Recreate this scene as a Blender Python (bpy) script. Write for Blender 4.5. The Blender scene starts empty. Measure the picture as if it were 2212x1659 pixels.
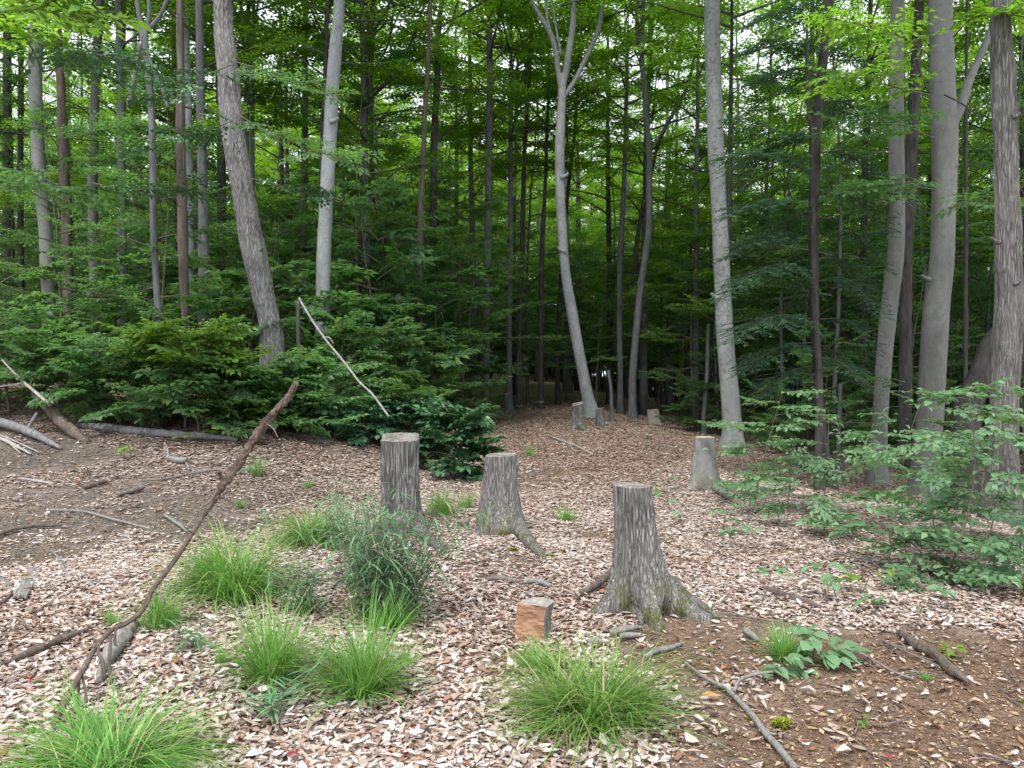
import bpy, math
import numpy as np
from mathutils import Matrix, Vector, Euler
R = math.radians
C = bpy.context.scene.collection
scene = bpy.context.scene

# ------------------------------------------------------------------ camera, sky, sun, exposure
F = 1640.0; CX = 1106.0; CY = 829.5; HZ = 799.0          # focal length and centre in picture units (2212 wide)
PITCH = math.atan((CY - HZ) / F)
EYE = 1.6
cam_d = bpy.data.cameras.new('camera'); cam = bpy.data.objects.new('camera', cam_d); C.objects.link(cam)
cam_d.sensor_width = 36; cam_d.lens = 36 * F / 2212; cam_d.clip_end = 4000; cam_d.clip_start = 0.05
cam.location = (0, 0, EYE); cam.rotation_euler = (math.pi / 2 - PITCH, 0, 0)
scene.camera = cam

SUN_EL, SUN_AZ = R(58), R(200)                             # overcast: a wide soft sun, high and behind the camera
world = bpy.data.worlds.new('World'); scene.world = world; world.use_nodes = True
nt = world.node_tree; nt.nodes.clear()
sky = nt.nodes.new('ShaderNodeTexSky'); sky.sky_type = 'NISHITA'; sky.sun_disc = False
sky.sun_elevation = SUN_EL; sky.sun_rotation = SUN_AZ
sky.air_density = 1.0; sky.dust_density = 4.0; sky.ozone_density = 1.0
hs = nt.nodes.new('ShaderNodeHueSaturation'); hs.inputs['Saturation'].default_value = 0.38
bg = nt.nodes.new('ShaderNodeBackground'); bg.inputs['Strength'].default_value = 0.13
wo = nt.nodes.new('ShaderNodeOutputWorld')
mx = nt.nodes.new('ShaderNodeMix'); mx.data_type = 'RGBA'; mx.inputs[0].default_value = .7; mx.inputs[7].default_value = (8.0, 8.6, 9.2, 1)   # the cloud layer
nt.links.new(sky.outputs[0], hs.inputs['Color']); nt.links.new(hs.outputs[0], mx.inputs[6]); nt.links.new(mx.outputs[2], bg.inputs['Color']); nt.links.new(bg.outputs[0], wo.inputs[0])
sun_d = bpy.data.lights.new('sun', 'SUN'); sun_d.energy = 1.5; sun_d.angle = R(13); sun_d.color = (1, .96, .9)
sun = bpy.data.objects.new('sun', sun_d); C.objects.link(sun)
sdir = Vector((math.cos(SUN_EL) * math.sin(SUN_AZ), math.cos(SUN_EL) * math.cos(SUN_AZ), math.sin(SUN_EL)))
sun.rotation_euler = sdir.to_track_quat('Z', 'Y').to_euler()
vs = scene.view_settings; vs.view_transform = 'Standard'; vs.look = 'None'; vs.exposure = 1.32; vs.gamma = 1; vs.use_curve_mapping = False
cy = scene.cycles; cy.max_bounces = 9; cy.diffuse_bounces = 6; cy.glossy_bounces = 2; cy.transmission_bounces = 5
cy.use_denoising = True; cy.caustics_reflective = False; cy.caustics_refractive = False

# ------------------------------------------------------------------ numbers
def rng(s): return np.random.default_rng(s)
def S(t):
    t = np.clip(t, 0, 1); return t * t * (3 - 2 * t)
def _h(ix, iy, iz, s):
    n = (ix * 374761393 + iy * 668265263 + iz * 2147483647 + s * 1274126177) & 0xffffffff
    n = ((n ^ (n >> 13)) * 1274126177) & 0xffffffff
    n = ((n ^ (n >> 16)) * 668265263) & 0xffffffff
    return ((n ^ (n >> 15)) & 0xffff) / 32767.5 - 1.0
def noise(x, y, z=0.0, s=0):
    x, y, z = np.broadcast_arrays(np.asarray(x, float), np.asarray(y, float), np.asarray(z, float))
    fx, fy, fz = np.floor(x), np.floor(y), np.floor(z)
    ix, iy, iz = fx.astype(np.int64), fy.astype(np.int64), fz.astype(np.int64)
    u, v, w = S(x - fx), S(y - fy), S(z - fz)
    def L(a, b, t): return a + (b - a) * t
    c = [[[_h(ix + a, iy + b, iz + d, s) for d in (0, 1)] for b in (0, 1)] for a in (0, 1)]
    return L(L(L(c[0][0][0], c[1][0][0], u), L(c[0][1][0], c[1][1][0], u), v),
             L(L(c[0][0][1], c[1][0][1], u), L(c[0][1][1], c[1][1][1], u), v), w)
def fbm(x, y, z=0.0, o=3, s=0):
    a, t, f = 1.0, 0.0, 1.0
    for k in range(o):
        t = t + a * noise(np.asarray(x) * f, np.asarray(y) * f, np.asarray(z) * f, s + k); a *= .5; f *= 2.03
    return t
def H(x, y):
    x = np.asarray(x, float); y = np.asarray(y, float)
    h = 1.25 * S((y - 6) / 10) * S((-x - .5) / 4.5)
    h = h + 1.6 * S((y - 24) / 45) * S((14 - x) / 18) + .11 * np.clip(y - 62, 0, 90) * S((22 - x) / 30)
    h = h - .55 * S((x - 2.6) / 5) * S((y - 4) / 8) - 2.2 * S((x - 8) / 26) * S((y - 12) / 40)
    h = h - .10 * S((x - 1.2) / 2.5) * S((5.5 - y) / 3)
    fade = 1 / (1 + (x * x + y * y) / 1600)
    h = h + .05 * fbm(x * .45, y * .45, 0, 2, 3) + (.022 * noise(x * 1.7, y * 1.7, 0, 9) + .010 * noise(x * 5.1, y * 5.1, 0, 11)) * fade
    return h
H0 = float(H(0, 0)); cam.location.z = EYE + H0
CAM = np.array([0, 0, EYE + H0])
def ray(px, py):
    u, v = (px - CX) / F, (CY - py) / F
    return np.array([u, math.cos(PITCH) + v * math.sin(PITCH), -math.sin(PITCH) + v * math.cos(PITCH)])
def P(px, py, Y):                                          # the point at distance Y seen at a picture position
    d = ray(px, py); return CAM + d * (Y / d[1])
_gc = {}
def G(px, py):                                             # the ground point seen at a picture position
    if (px, py) in _gc: return _gc[(px, py)].copy()
    d = ray(px, py); t = np.linspace(1.5, 70, 7000)
    q = CAM + d * t[:, None]
    k = np.nonzero(q[:, 2] <= H(q[:, 0], q[:, 1]))[0]
    q = q[k[0]] if len(k) else CAM + d * 30
    _gc[(px, py)] = np.array([q[0], q[1], float(H(q[0], q[1]))]); return _gc[(px, py)].copy()
def project(p):
    d = np.asarray(p) - CAM
    f = d[..., 1] * math.cos(PITCH) - d[..., 2] * math.sin(PITCH); up = d[..., 1] * math.sin(PITCH) + d[..., 2] * math.cos(PITCH)
    return CX + F * d[..., 0] / f, CY - F * up / f

# ------------------------------------------------------------------ mesh building
def join(parts):
    Vs, Fs, n = [], {}, 0
    for V, fl in parts:
        for f in fl:
            if len(f): Fs.setdefault(f.shape[1], []).append(f + n)
        Vs.append(V); n += len(V)
    return np.vstack(Vs), [np.vstack(v) for v in Fs.values()]
def mesh(name, VF, mat, smooth=True):
    V, fl = VF
    me = bpy.data.meshes.new(name)
    me.vertices.add(len(V)); me.vertices.foreach_set('co', np.ascontiguousarray(V, dtype=np.float32).ravel())
    lv = np.concatenate([f.ravel() for f in fl]).astype(np.int32)
    tot = np.concatenate([np.full(len(f), f.shape[1], np.int32) for f in fl])
    st = np.concatenate([[0], np.cumsum(tot)[:-1]]).astype(np.int32)
    me.loops.add(len(lv)); me.loops.foreach_set('vertex_index', lv)
    me.polygons.add(len(tot)); me.polygons.foreach_set('loop_start', st); me.polygons.foreach_set('loop_total', tot)
    me.polygons.foreach_set('use_smooth', np.full(len(tot), smooth, bool))
    for m in (mat if isinstance(mat, (list, tuple)) else [mat]): me.materials.append(m)
    me.update(); me.validate()
    return me
def obj(name, me, parent=None, loc=(0, 0, 0)):
    o = bpy.data.objects.new(name, me); C.objects.link(o); o.location = loc; o.parent = parent
    return o
def tag(o, label, cat, group=None):
    o['label'] = label; o['category'] = cat
    if group: o['group'] = group
    return o
def thing(name, label, cat, loc=(0, 0, 0), rz=0.0, group=None, sc=1.0):
    o = bpy.data.objects.new(name, None); C.objects.link(o); o.empty_display_size = .2
    o.location = loc; o.rotation_euler = (0, 0, rz); o.scale = (sc, sc, sc)
    return tag(o, label, cat, group)
def shift(VF, p): return VF[0] - np.asarray(p), VF[1]
def norm(a): return a / np.maximum(np.linalg.norm(a, axis=-1, keepdims=True), 1e-9)
def smooth_path(pts, n):                                   # Catmull-Rom through rows of any width
    p = np.asarray(pts, float)
    if len(p) == 2: return p[0] + (p[1] - p[0]) * np.linspace(0, 1, n)[:, None]
    q = np.vstack([2 * p[0] - p[1], p, 2 * p[-1] - p[-2]])
    t = np.linspace(0, len(p) - 1 - 1e-6, n); i = t.astype(int); t = (t - i)[:, None]
    a, b, c, d = q[i], q[i + 1], q[i + 2], q[i + 3]
    return .5 * (2 * b + (c - a) * t + (2 * a - 5 * b + 4 * c - d) * t ** 2 + (3 * b - a - 3 * c + d) * t ** 3)
def tube(path, rad, k=8, disp=None, caps=True):
    p = np.asarray(path, float); n = len(p); rad = np.broadcast_to(np.asarray(rad, float), (n,))
    T = norm(np.gradient(p, axis=0))
    ref = np.array([1.0, 0, 0]) if abs(T[n // 2][0]) < .8 else np.array([0, 1.0, 0])
    A = norm(ref - T * (T @ ref)[:, None]); B = np.cross(T, A)
    th = np.linspace(0, 2 * np.pi, k, endpoint=False)
    dirs = np.cos(th)[None, :, None] * A[:, None] + np.sin(th)[None, :, None] * B[:, None]
    r = np.repeat(rad[:, None], k, 1)
    if disp is not None:
        s = np.concatenate([[0], np.cumsum(np.linalg.norm(np.diff(p, axis=0), axis=1))])
        r = r + disp(th[None, :], s[:, None], r)
    V = (p[:, None] + dirs * r[..., None]).reshape(-1, 3)
    i, j = np.meshgrid(np.arange(n - 1), np.arange(k), indexing='ij'); j2 = (j + 1) % k
    Q = np.stack([i * k + j, i * k + j2, (i + 1) * k + j2, (i + 1) * k + j], -1).reshape(-1, 4)
    fl = [Q]
    if caps:
        V = np.vstack([V, p[:1], p[-1:]]); a = np.arange(k); b = (a + 1) % k
        fl.append(np.vstack([np.stack([b, a, np.full(k, n * k)], -1), np.stack([(n - 1) * k + a, (n - 1) * k + b, np.full(k, n * k + 1)], -1)]))
    return V, fl
def ridges(scale, zs, amp, s=0):                            # bark furrows
    def d(th, z, r):
        f = scale * np.mean(r)
        x, y = np.cos(th) * f, np.sin(th) * f
        w = noise(x * .5, y * .5, z * zs * .6, s + 5) * .6
        a = noise(x + w, y + w, z * zs, s); b = noise(x * 2.1, y * 2.1, z * zs * 2.3, s + 1)
        return amp * (1 - 2.2 * np.abs(a) + .45 * b) + amp * .9 * noise(x * .3, y * .3, z * 1.1, s + 2) - amp * .9
    return d
def lumps(amp, zs, s=0):
    def d(th, z, r): return amp * noise(np.cos(th) * 1.3, np.sin(th) * 1.3, z * zs, s) + amp * .4 * noise(np.cos(th) * 3, np.sin(th) * 3, z * zs * 3, s + 1)
    return d
# leaf shapes: x along the leaf, y across, z up
LK = (np.array([[0, 0, 0], [.45, .5, .05], [1, 0, -.05], [.45, -.5, .05]], float), [np.array([[0, 1, 2, 3]])])
L5 = (np.array([[0, 0, 0], [.38, .5, .08], [1, 0, -.12], [.38, -.5, .08], [.45, 0, -.03]], float),
      [np.array([[0, 1, 4], [1, 2, 4], [2, 3, 4], [3, 0, 4]])[:, ::-1]])
def leaf8(curl=.12, bend=-.12):
    X = np.array([0, .12, .38, .7, 1.0]); W = np.array([0.02, .30, .5, .36, .0])
    V = []
    for x, w in zip(X, W):
        for sgn in (-1, 0, 1): V.append((x, sgn * w, curl * (abs(sgn) * w * 2) ** 1.6 + bend * (x - .3) ** 2 * 1.6))
    V = np.array(V); Q = []
    for i in range(4):
        for k in (0, 1): Q.append((i * 3 + k, (i + 1) * 3 + k, (i + 1) * 3 + k + 1, i * 3 + k + 1))
    return V, [np.array(Q)]
def place(T, pos, X, Z, L, W, zs=None):
    V, fl = T; N = len(pos)
    X = norm(X); Y = norm(np.cross(Z, X)); Zn = np.cross(X, Y)
    L = np.broadcast_to(L, (N,)); W = np.broadcast_to(W, (N,)); zs = L if zs is None else zs
    O = pos[:, None] + V[None, :, :1] * (X * L[:, None])[:, None] + V[None, :, 1:2] * (Y * W[:, None])[:, None] + V[None, :, 2:] * (Zn * zs[:, None])[:, None]
    n = len(V); off = (np.arange(N) * n)[:, None, None]
    return O.reshape(-1, 3), [(f[None] + off).reshape(-1, f.shape[1]) for f in fl]

# ------------------------------------------------------------------ materials
class NT:
    def __init__(s, name):
        s.m = bpy.data.materials.new(name); s.m.use_nodes = True; s.t = s.m.node_tree; s.t.nodes.clear()
        s.out = s.n('ShaderNodeOutputMaterial'); s.co = s.n('ShaderNodeTexCoord')
    def n(s, ty, **kw):
        nd = s.t.nodes.new(ty)
        for k, v in kw.items(): setattr(nd, k, v)
        return nd
    def l(s, a, b): s.t.links.new(a, b)
    def mapped(s, scale, src='Object'):
        mp = s.n('ShaderNodeMapping'); mp.inputs['Scale'].default_value = scale; s.l(s.co.outputs[src], mp.inputs[0]); return mp.outputs[0]
    def noise(s, vec, scale, detail=4, rough=.6, dist=0):
        nd = s.n('ShaderNodeTexNoise'); nd.inputs['Scale'].default_value = scale; nd.inputs['Detail'].default_value = detail
        nd.inputs['Roughness'].default_value = rough; nd.inputs['Distortion'].default_value = dist
        if vec is not None: s.l(vec, nd.inputs['Vector'])
        return nd.outputs['Fac']
    def vor(s, vec, scale, out='Distance', feature='F1'):
        nd = s.n('ShaderNodeTexVoronoi', feature=feature); nd.inputs['Scale'].default_value = scale; s.l(vec, nd.inputs['Vector']); return nd.outputs[out]
    def ramp(s, fac, stops, interp='LINEAR'):
        nd = s.n('ShaderNodeValToRGB'); e = nd.color_ramp.elements; nd.color_ramp.interpolation = interp
        while len(e) < len(stops): e.new(.5)
        for q, (p, c) in zip(e, stops): q.position = p; q.color = (c, c, c, 1) if isinstance(c, (int, float)) else (*c, 1)
        s.l(fac, nd.inputs[0]); return nd.outputs[0]
    def mix(s, fac, a, b, mode='MIX'):
        nd = s.n('ShaderNodeMix', data_type='RGBA', blend_type=mode)
        for v, i in ((fac, 0), (a, 6), (b, 7)):
            if hasattr(v, 'links'): s.l(v, nd.inputs[i])
            elif i == 0: nd.inputs[0].default_value = v
            else: nd.inputs[i].default_value = (*v, 1)
        return nd.outputs[2]
    def math(s, op, a, b=0.0):
        nd = s.n('ShaderNodeMath', operation=op)
        for v, i in ((a, 0), (b, 1)):
            if hasattr(v, 'links'): s.l(v, nd.inputs[i])
            else: nd.inputs[i].default_value = v
        return nd.outputs[0]
    def bump(s, h, strength, dist=.02):
        nd = s.n('ShaderNodeBump'); nd.inputs['Strength'].default_value = strength; nd.inputs['Distance'].default_value = dist; s.l(h, nd.inputs['Height']); return nd.outputs[0]
    def bsdf(s, col, rough=.85, nrm=None, spec=.25):
        b = s.n('ShaderNodeBsdfPrincipled'); b.inputs['Roughness'].default_value = rough; b.inputs['Specular IOR Level'].default_value = spec
        if hasattr(col, 'links'): s.l(col, b.inputs['Base Color'])
        else: b.inputs['Base Color'].default_value = (*col, 1)
        if nrm is not None: s.l(nrm, b.inputs['Normal'])
        s.l(b.outputs[0], s.out.inputs[0]); return b
def foliage(name, stops, tcol, trans=.42, rough=.5, spec=.35):
    t = NT(name); g = t.n('ShaderNodeNewGeometry'); oi = t.n('ShaderNodeObjectInfo')
    r = t.math('FRACT', t.math('ADD', g.outputs['Random Per Island'], t.math('MULTIPLY', oi.outputs['Random'], .37)))
    col = t.ramp(r, stops)
    hv = t.n('ShaderNodeHueSaturation'); t.l(col, hv.inputs['Color'])
    t.l(t.math('ADD', t.math('MULTIPLY', oi.outputs['Random'], .03), .485), hv.inputs['Hue'])
    t.l(t.math('ADD', t.math('MULTIPLY', oi.outputs['Random'], .4), .8), hv.inputs['Value'])
    b = t.bsdf(hv.outputs[0], rough, None, spec)
    tr = t.n('ShaderNodeBsdfTranslucent'); t.l(t.mix(.8, hv.outputs[0], tcol), tr.inputs[0])
    ms = t.n('ShaderNodeMixShader'); ms.inputs[0].default_value = trans
    t.l(b.outputs[0], ms.inputs[1]); t.l(tr.outputs[0], ms.inputs[2]); t.l(ms.outputs[0], t.out.inputs[0])
    return t.m
def bark(name, dark, mid, light, zs=.25, sc=14, bump=.5, spots=0.0, spotcol=(.45, .48, .44), moss=0.0, furrow=0):
    t = NT(name); v = t.mapped((1, 1, zs))
    n1 = t.noise(v, sc, 6, .65, .4); n2 = t.noise(t.co.outputs['Object'], 2.2, 4, .6)
    if furrow:
        wv = t.n('ShaderNodeVectorMath', operation='ADD'); sc3 = t.n('ShaderNodeVectorMath', operation='SCALE'); sc3.inputs['Scale'].default_value = .055
        nn = t.n('ShaderNodeTexNoise'); nn.inputs['Scale'].default_value = 14; nn.inputs['Detail'].default_value = 3; t.l(v, nn.inputs['Vector'])
        t.l(nn.outputs['Color'], sc3.inputs[0]); t.l(v, wv.inputs[0]); t.l(sc3.outputs[0], wv.inputs[1])
        e1 = t.vor(wv.outputs[0], furrow, 'Distance', 'DISTANCE_TO_EDGE'); fz = t.ramp(e1, [(.0, 0.0), (.22, .7), (.5, 1.0)])
        n1 = t.math('ADD', t.math('MULTIPLY', n1, .62), t.math('MULTIPLY', fz, .36))
        col = t.ramp(n1, [(.22, dark), (.5, mid), (.76, light)])
    else: col = t.ramp(n1, [(.3, dark), (.5, mid), (.72, light)])
    col = t.mix(t.math('MULTIPLY', t.ramp(n2, [(.35, 0.0), (.65, 1.0)]), .45), col, tuple(.5 * (a + b) for a, b in zip(mid, light)))
    if spots:
        n3 = t.noise(t.co.outputs['Object'], 9, 5, .7); n4 = t.noise(t.co.outputs['Object'], 1.6, 2)
        f = t.math('MULTIPLY', t.ramp(n3, [(.56, 0.0), (.62, 1.0)]), t.ramp(n4, [(.38, 0.0), (.6, 1.0)]))
        col = t.mix(t.math('MULTIPLY', f, spots), col, spotcol)
    if moss:
        sep = t.n('ShaderNodeSeparateXYZ'); t.l(t.co.outputs['Object'], sep.inputs[0])
        f = t.math('MULTIPLY', t.ramp(sep.outputs[2], [(.03, 1.0), (.33, 0.0)]), t.ramp(t.noise(t.co.outputs['Object'], 11, 5, .7), [(.47, 0.0), (.58, 1.0)]))
        col = t.mix(t.math('MULTIPLY', f, moss), col, (.085, .095, .022))
    t.bsdf(col, .9, t.bump(t.math('ADD', n1, t.math('MULTIPLY', n2, .3)), bump, .03), .15)
    return t.m
def smooth_bark(name, a, b, lichen=.5):
    t = NT(name); oc = t.co.outputs['Object']
    n1 = t.noise(t.mapped((1, 1, .35)), 3.2, 5, .6); n2 = t.noise(t.mapped((1, 1, 5)), 5, 4, .7, .6); n3 = t.noise(oc, 14, 5, .7)
    col = t.ramp(n1, [(.3, a), (.7, b)])
    n5 = t.noise(t.mapped((1, 1, .6)), 7, 6, .75, .8); col = t.mix(t.math('MULTIPLY', t.ramp(n5, [(.45, 0.0), (.7, 1.0)]), .5), col, tuple(x * .62 for x in a))
    col = t.mix(t.math('MULTIPLY', t.ramp(n2, [(.60, 0.0), (.72, 1.0)]), .55), col, tuple(x * .42 for x in a))    # cross scars
    f = t.math('MULTIPLY', t.ramp(n3, [(.49, 0.0), (.60, 1.0)]), t.ramp(t.noise(oc, 1.1, 3), [(.40, 0.0), (.56, 1.0)]))
    col = t.mix(t.math('MULTIPLY', f, lichen), col, (.10, .12, .10))
    t.bsdf(col, .8, t.bump(t.math('ADD', n2, n3), .25, .02), .2)
    return t.m
M = {}
M['soil'] = None
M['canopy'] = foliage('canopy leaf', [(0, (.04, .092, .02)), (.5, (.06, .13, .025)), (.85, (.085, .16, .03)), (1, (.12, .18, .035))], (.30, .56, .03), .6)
M['edge'] = foliage('painted-backlight edge leaf', [(0, (.05, .11, .018)), (.5, (.07, .14, .02)), (.85, (.10, .18, .025)), (1, (.15, .22, .03))], (.36, .64, .03), .62)  # canopy leaf made brighter and yellower; backlight put into its colour
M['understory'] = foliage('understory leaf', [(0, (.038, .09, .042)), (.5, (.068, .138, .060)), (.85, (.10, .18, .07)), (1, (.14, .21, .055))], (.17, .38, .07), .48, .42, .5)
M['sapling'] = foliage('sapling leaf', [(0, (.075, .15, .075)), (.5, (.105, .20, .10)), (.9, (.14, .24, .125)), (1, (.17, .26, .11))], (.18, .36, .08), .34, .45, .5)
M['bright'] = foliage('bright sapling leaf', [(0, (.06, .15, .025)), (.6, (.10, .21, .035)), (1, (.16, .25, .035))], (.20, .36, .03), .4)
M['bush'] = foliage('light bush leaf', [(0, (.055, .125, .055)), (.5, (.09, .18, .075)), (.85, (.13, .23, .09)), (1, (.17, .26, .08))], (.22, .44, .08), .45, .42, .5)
M['bush_and_shade'] = foliage('dark bush and shade-painted bough leaf', [(0, (.025, .07, .03)), (.6, (.05, .125, .055)), (1, (.085, .18, .085))], (.05, .14, .03), .2, .32, .5)  # dark glossy bush; on tree boughs it paints shade into the leaves
M['hemlock'] = foliage('hemlock needle', [(0, (.014, .04, .022)), (.6, (.045, .105, .06)), (1, (.08, .16, .085))], (.08, .19, .08), .38)
M['grass'] = foliage('sedge blade', [(0, (.085, .205, .04)), (.5, (.135, .285, .055)), (.83, (.21, .37, .085)), (.91, (.30, .38, .11)), (.94, (.42, .36, .2)), (1, (.46, .38, .25))], (.19, .42, .06), .36, .5)
M['deergrass'] = foliage('broad grass blade', [(0, (.075, .18, .085)), (.6, (.12, .25, .12)), (.92, (.18, .30, .17)), (1, (.3, .28, .15))], (.10, .24, .07), .3, .5)
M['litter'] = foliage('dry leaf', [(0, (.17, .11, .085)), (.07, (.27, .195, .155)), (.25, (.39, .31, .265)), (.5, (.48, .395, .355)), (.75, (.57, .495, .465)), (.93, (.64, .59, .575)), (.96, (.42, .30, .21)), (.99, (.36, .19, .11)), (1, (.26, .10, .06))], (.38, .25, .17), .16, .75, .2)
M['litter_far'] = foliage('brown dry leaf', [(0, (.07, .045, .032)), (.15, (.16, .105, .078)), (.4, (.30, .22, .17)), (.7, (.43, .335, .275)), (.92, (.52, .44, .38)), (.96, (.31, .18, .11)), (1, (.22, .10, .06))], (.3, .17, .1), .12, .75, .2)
M['crumbs'] = foliage('leaf crumbs', [(0, (.05, .03, .02)), (.4, (.16, .10, .06)), (.8, (.30, .21, .13)), (1, (.48, .40, .30))], (.2, .13, .07), .08, .8, .15)
M['moss'] = foliage('moss', [(0, (.11, .14, .015)), (.6, (.19, .22, .02)), (1, (.30, .32, .05))], (.2, .25, .02), .2, .8, .1)
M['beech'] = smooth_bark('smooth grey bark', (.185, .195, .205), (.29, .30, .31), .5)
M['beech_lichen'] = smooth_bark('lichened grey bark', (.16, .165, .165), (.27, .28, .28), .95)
M['beech_brown'] = smooth_bark('grey brown bark', (.115, .115, .11), (.19, .188, .182), .6)  # darker, browner copy of the smooth grey bark
M['rough'] = bark('rough grey bark', (.025, .022, .02), (.14, .132, .13), (.38, .37, .375), .13, 24, 1, .4, (.28, .31, .29), furrow=38)
M['ridged'] = bark('ridged brown bark', (.022, .020, .018), (.11, .103, .098), (.25, .24, .23), .09, 24, 1, .3, (.30, .31, .28), furrow=44)
M['darkbark'] = bark('dark bark', (.016, .014, .013), (.045, .041, .038), (.085, .08, .075), .2, 14, .7)
M['greybark'] = bark('dark grey bark', (.045, .046, .046), (.085, .088, .09), (.14, .145, .148), .3, 10, .5, .4, (.15, .17, .155))  # dark grey bark with random paler spots
M['redwood'] = bark('bare reddish deadwood', (.035, .025, .021), (.095, .072, .063), (.165, .14, .13), .12, 15, .6)
M['stump'] = bark('weathered stump bark', (.045, .041, .037), (.155, .146, .138), (.31, .30, .29), .06, 20, 1, .35, (.36, .37, .35), .95, furrow=58)
M['stumpdark'] = bark('dark weathered stump bark', (.025, .023, .021), (.105, .10, .095), (.29, .285, .28), .06, 20, 1, .7, (.40, .40, .39), .5, furrow=48)
M['stumpsmooth'] = bark('smooth stump bark', (.09, .086, .08), (.165, .16, .155), (.24, .235, .23), .5, 9, .4, .6, (.32, .32, .30), .9)
M['twig'] = bark('twig bark', (.05, .04, .034), (.12, .102, .092), (.22, .20, .19), .3, 30, .4)
M['paletwig'] = bark('pale dead twig', (.10, .09, .08), (.24, .22, .2), (.38, .36, .34), .3, 20, .5)
M['darktwig'] = bark('dark wet stick', (.03, .024, .02), (.09, .07, .058), (.17, .14, .12), .3, 24, .6)
M['greystick'] = bark('grey stick', (.07, .064, .06), (.17, .16, .15), (.29, .28, .27), .3, 26, .6)
M['birch'] = bark('white birch stick', (.05, .045, .04), (.21, .205, .195), (.38, .37, .36), 2.6, 10, .3)
M['greylog'] = bark('barkless grey log', (.04, .038, .04), (.125, .12, .125), (.235, .23, .24), .22, 14, .9)
M['scaly'] = bark('scaly red brown stick', (.028, .02, .017), (.10, .071, .058), (.20, .155, .13), .6, 30, 1)
M['stem'] = bark('green brown stem', (.04, .032, .024), (.10, .085, .065), (.17, .15, .12), .3, 30, .3)
def wood_end(name, base, ring, dirt):
    t = NT(name); oc = t.co.outputs['Object']
    w = t.n('ShaderNodeTexWave', wave_type='RINGS', rings_direction='Z'); w.inputs['Scale'].default_value = 26; w.inputs['Distortion'].default_value = 2.5; w.inputs['Detail'].default_value = 3
    t.l(oc, w.inputs['Vector'])
    col = t.mix(w.outputs['Fac'], base, ring)
    col = t.mix(t.ramp(t.noise(oc, 9, 5, .7), [(.42, 0.0), (.6, .85)]), col, dirt)
    t.bsdf(col, .85, t.bump(t.noise(oc, 40, 4), .4, .01), .15); return t.m
M['cutgrey'] = wood_end('weathered cut wood', (.25, .23, .21), (.17, .155, .14), (.10, .09, .08))
M['cutpale'] = wood_end('pale cut wood', (.48, .40, .30), (.36, .29, .2), (.16, .13, .10))
def split_wood():
    t = NT('split orange wood'); v = t.mapped((6, 6, 60))
    n = t.noise(v, 1.2, 6, .65, .5); n2 = t.noise(t.co.outputs['Object'], 14, 4)
    col = t.ramp(n, [(.3, (.13, .065, .04)), (.5, (.28, .15, .095)), (.7, (.40, .25, .175))])
    col = t.mix(t.ramp(n2, [(.45, 0.0), (.7, .55)]), col, (.14, .075, .045))
    t.bsdf(col, .8, t.bump(n, .5, .008), .2); return t.m
M['split'] = split_wood()
def soil_mat():
    t = NT('forest soil'); oc = t.co.outputs['Object']
    a = t.attr = t.n('ShaderNodeAttribute'); a.attribute_name = 'zone'
    sep = t.n('ShaderNodeSeparateColor'); t.l(a.outputs['Color'], sep.inputs[0])
    n1 = t.noise(oc, 3.2, 6, .65); n2 = t.noise(oc, 26, 5, .7); n3 = t.noise(oc, 90, 3, .7)
    brown = t.ramp(n2, [(.3, (.07, .043, .03)), (.5, (.155, .096, .068)), (.72, (.25, .168, .122))])
    grey = t.ramp(n2, [(.3, (.06, .05, .045)), (.5, (.12, .105, .096)), (.72, (.21, .19, .175))])
    leafy = t.ramp(t.vor(t.mapped((1, 1.6, 1)), 24, 'Color'), [(0, (.20, .14, .11)), (.4, (.31, .235, .20)), (.75, (.42, .335, .29)), (1, (.5, .43, .40))])
    leafy = t.mix(t.ramp(t.vor(t.mapped((1, 1.6, 1)), 24, 'Distance', 'DISTANCE_TO_EDGE'), [(0, .6), (.12, 0.0)]), leafy, (.10, .07, .055))
    col = t.mix(sep.outputs[1], brown, grey)
    col = t.mix(t.math('MULTIPLY', t.ramp(n1, [(.45, 0.0), (.65, 1.0)]), .35), col, (.07, .045, .03))
    col = t.mix(t.ramp(n3, [(.62, 0.0), (.7, .55)]), col, (.36, .29, .23))
    col = t.mix(sep.outputs[0], col, leafy)
    col = t.mix(sep.outputs[2], col, (.10, .15, .045))
    t.bsdf(col, .95, t.bump(t.math('ADD', n2, n3), .7, .03), .1)
    return t.m
M['soil'] = soil_mat()

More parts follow.
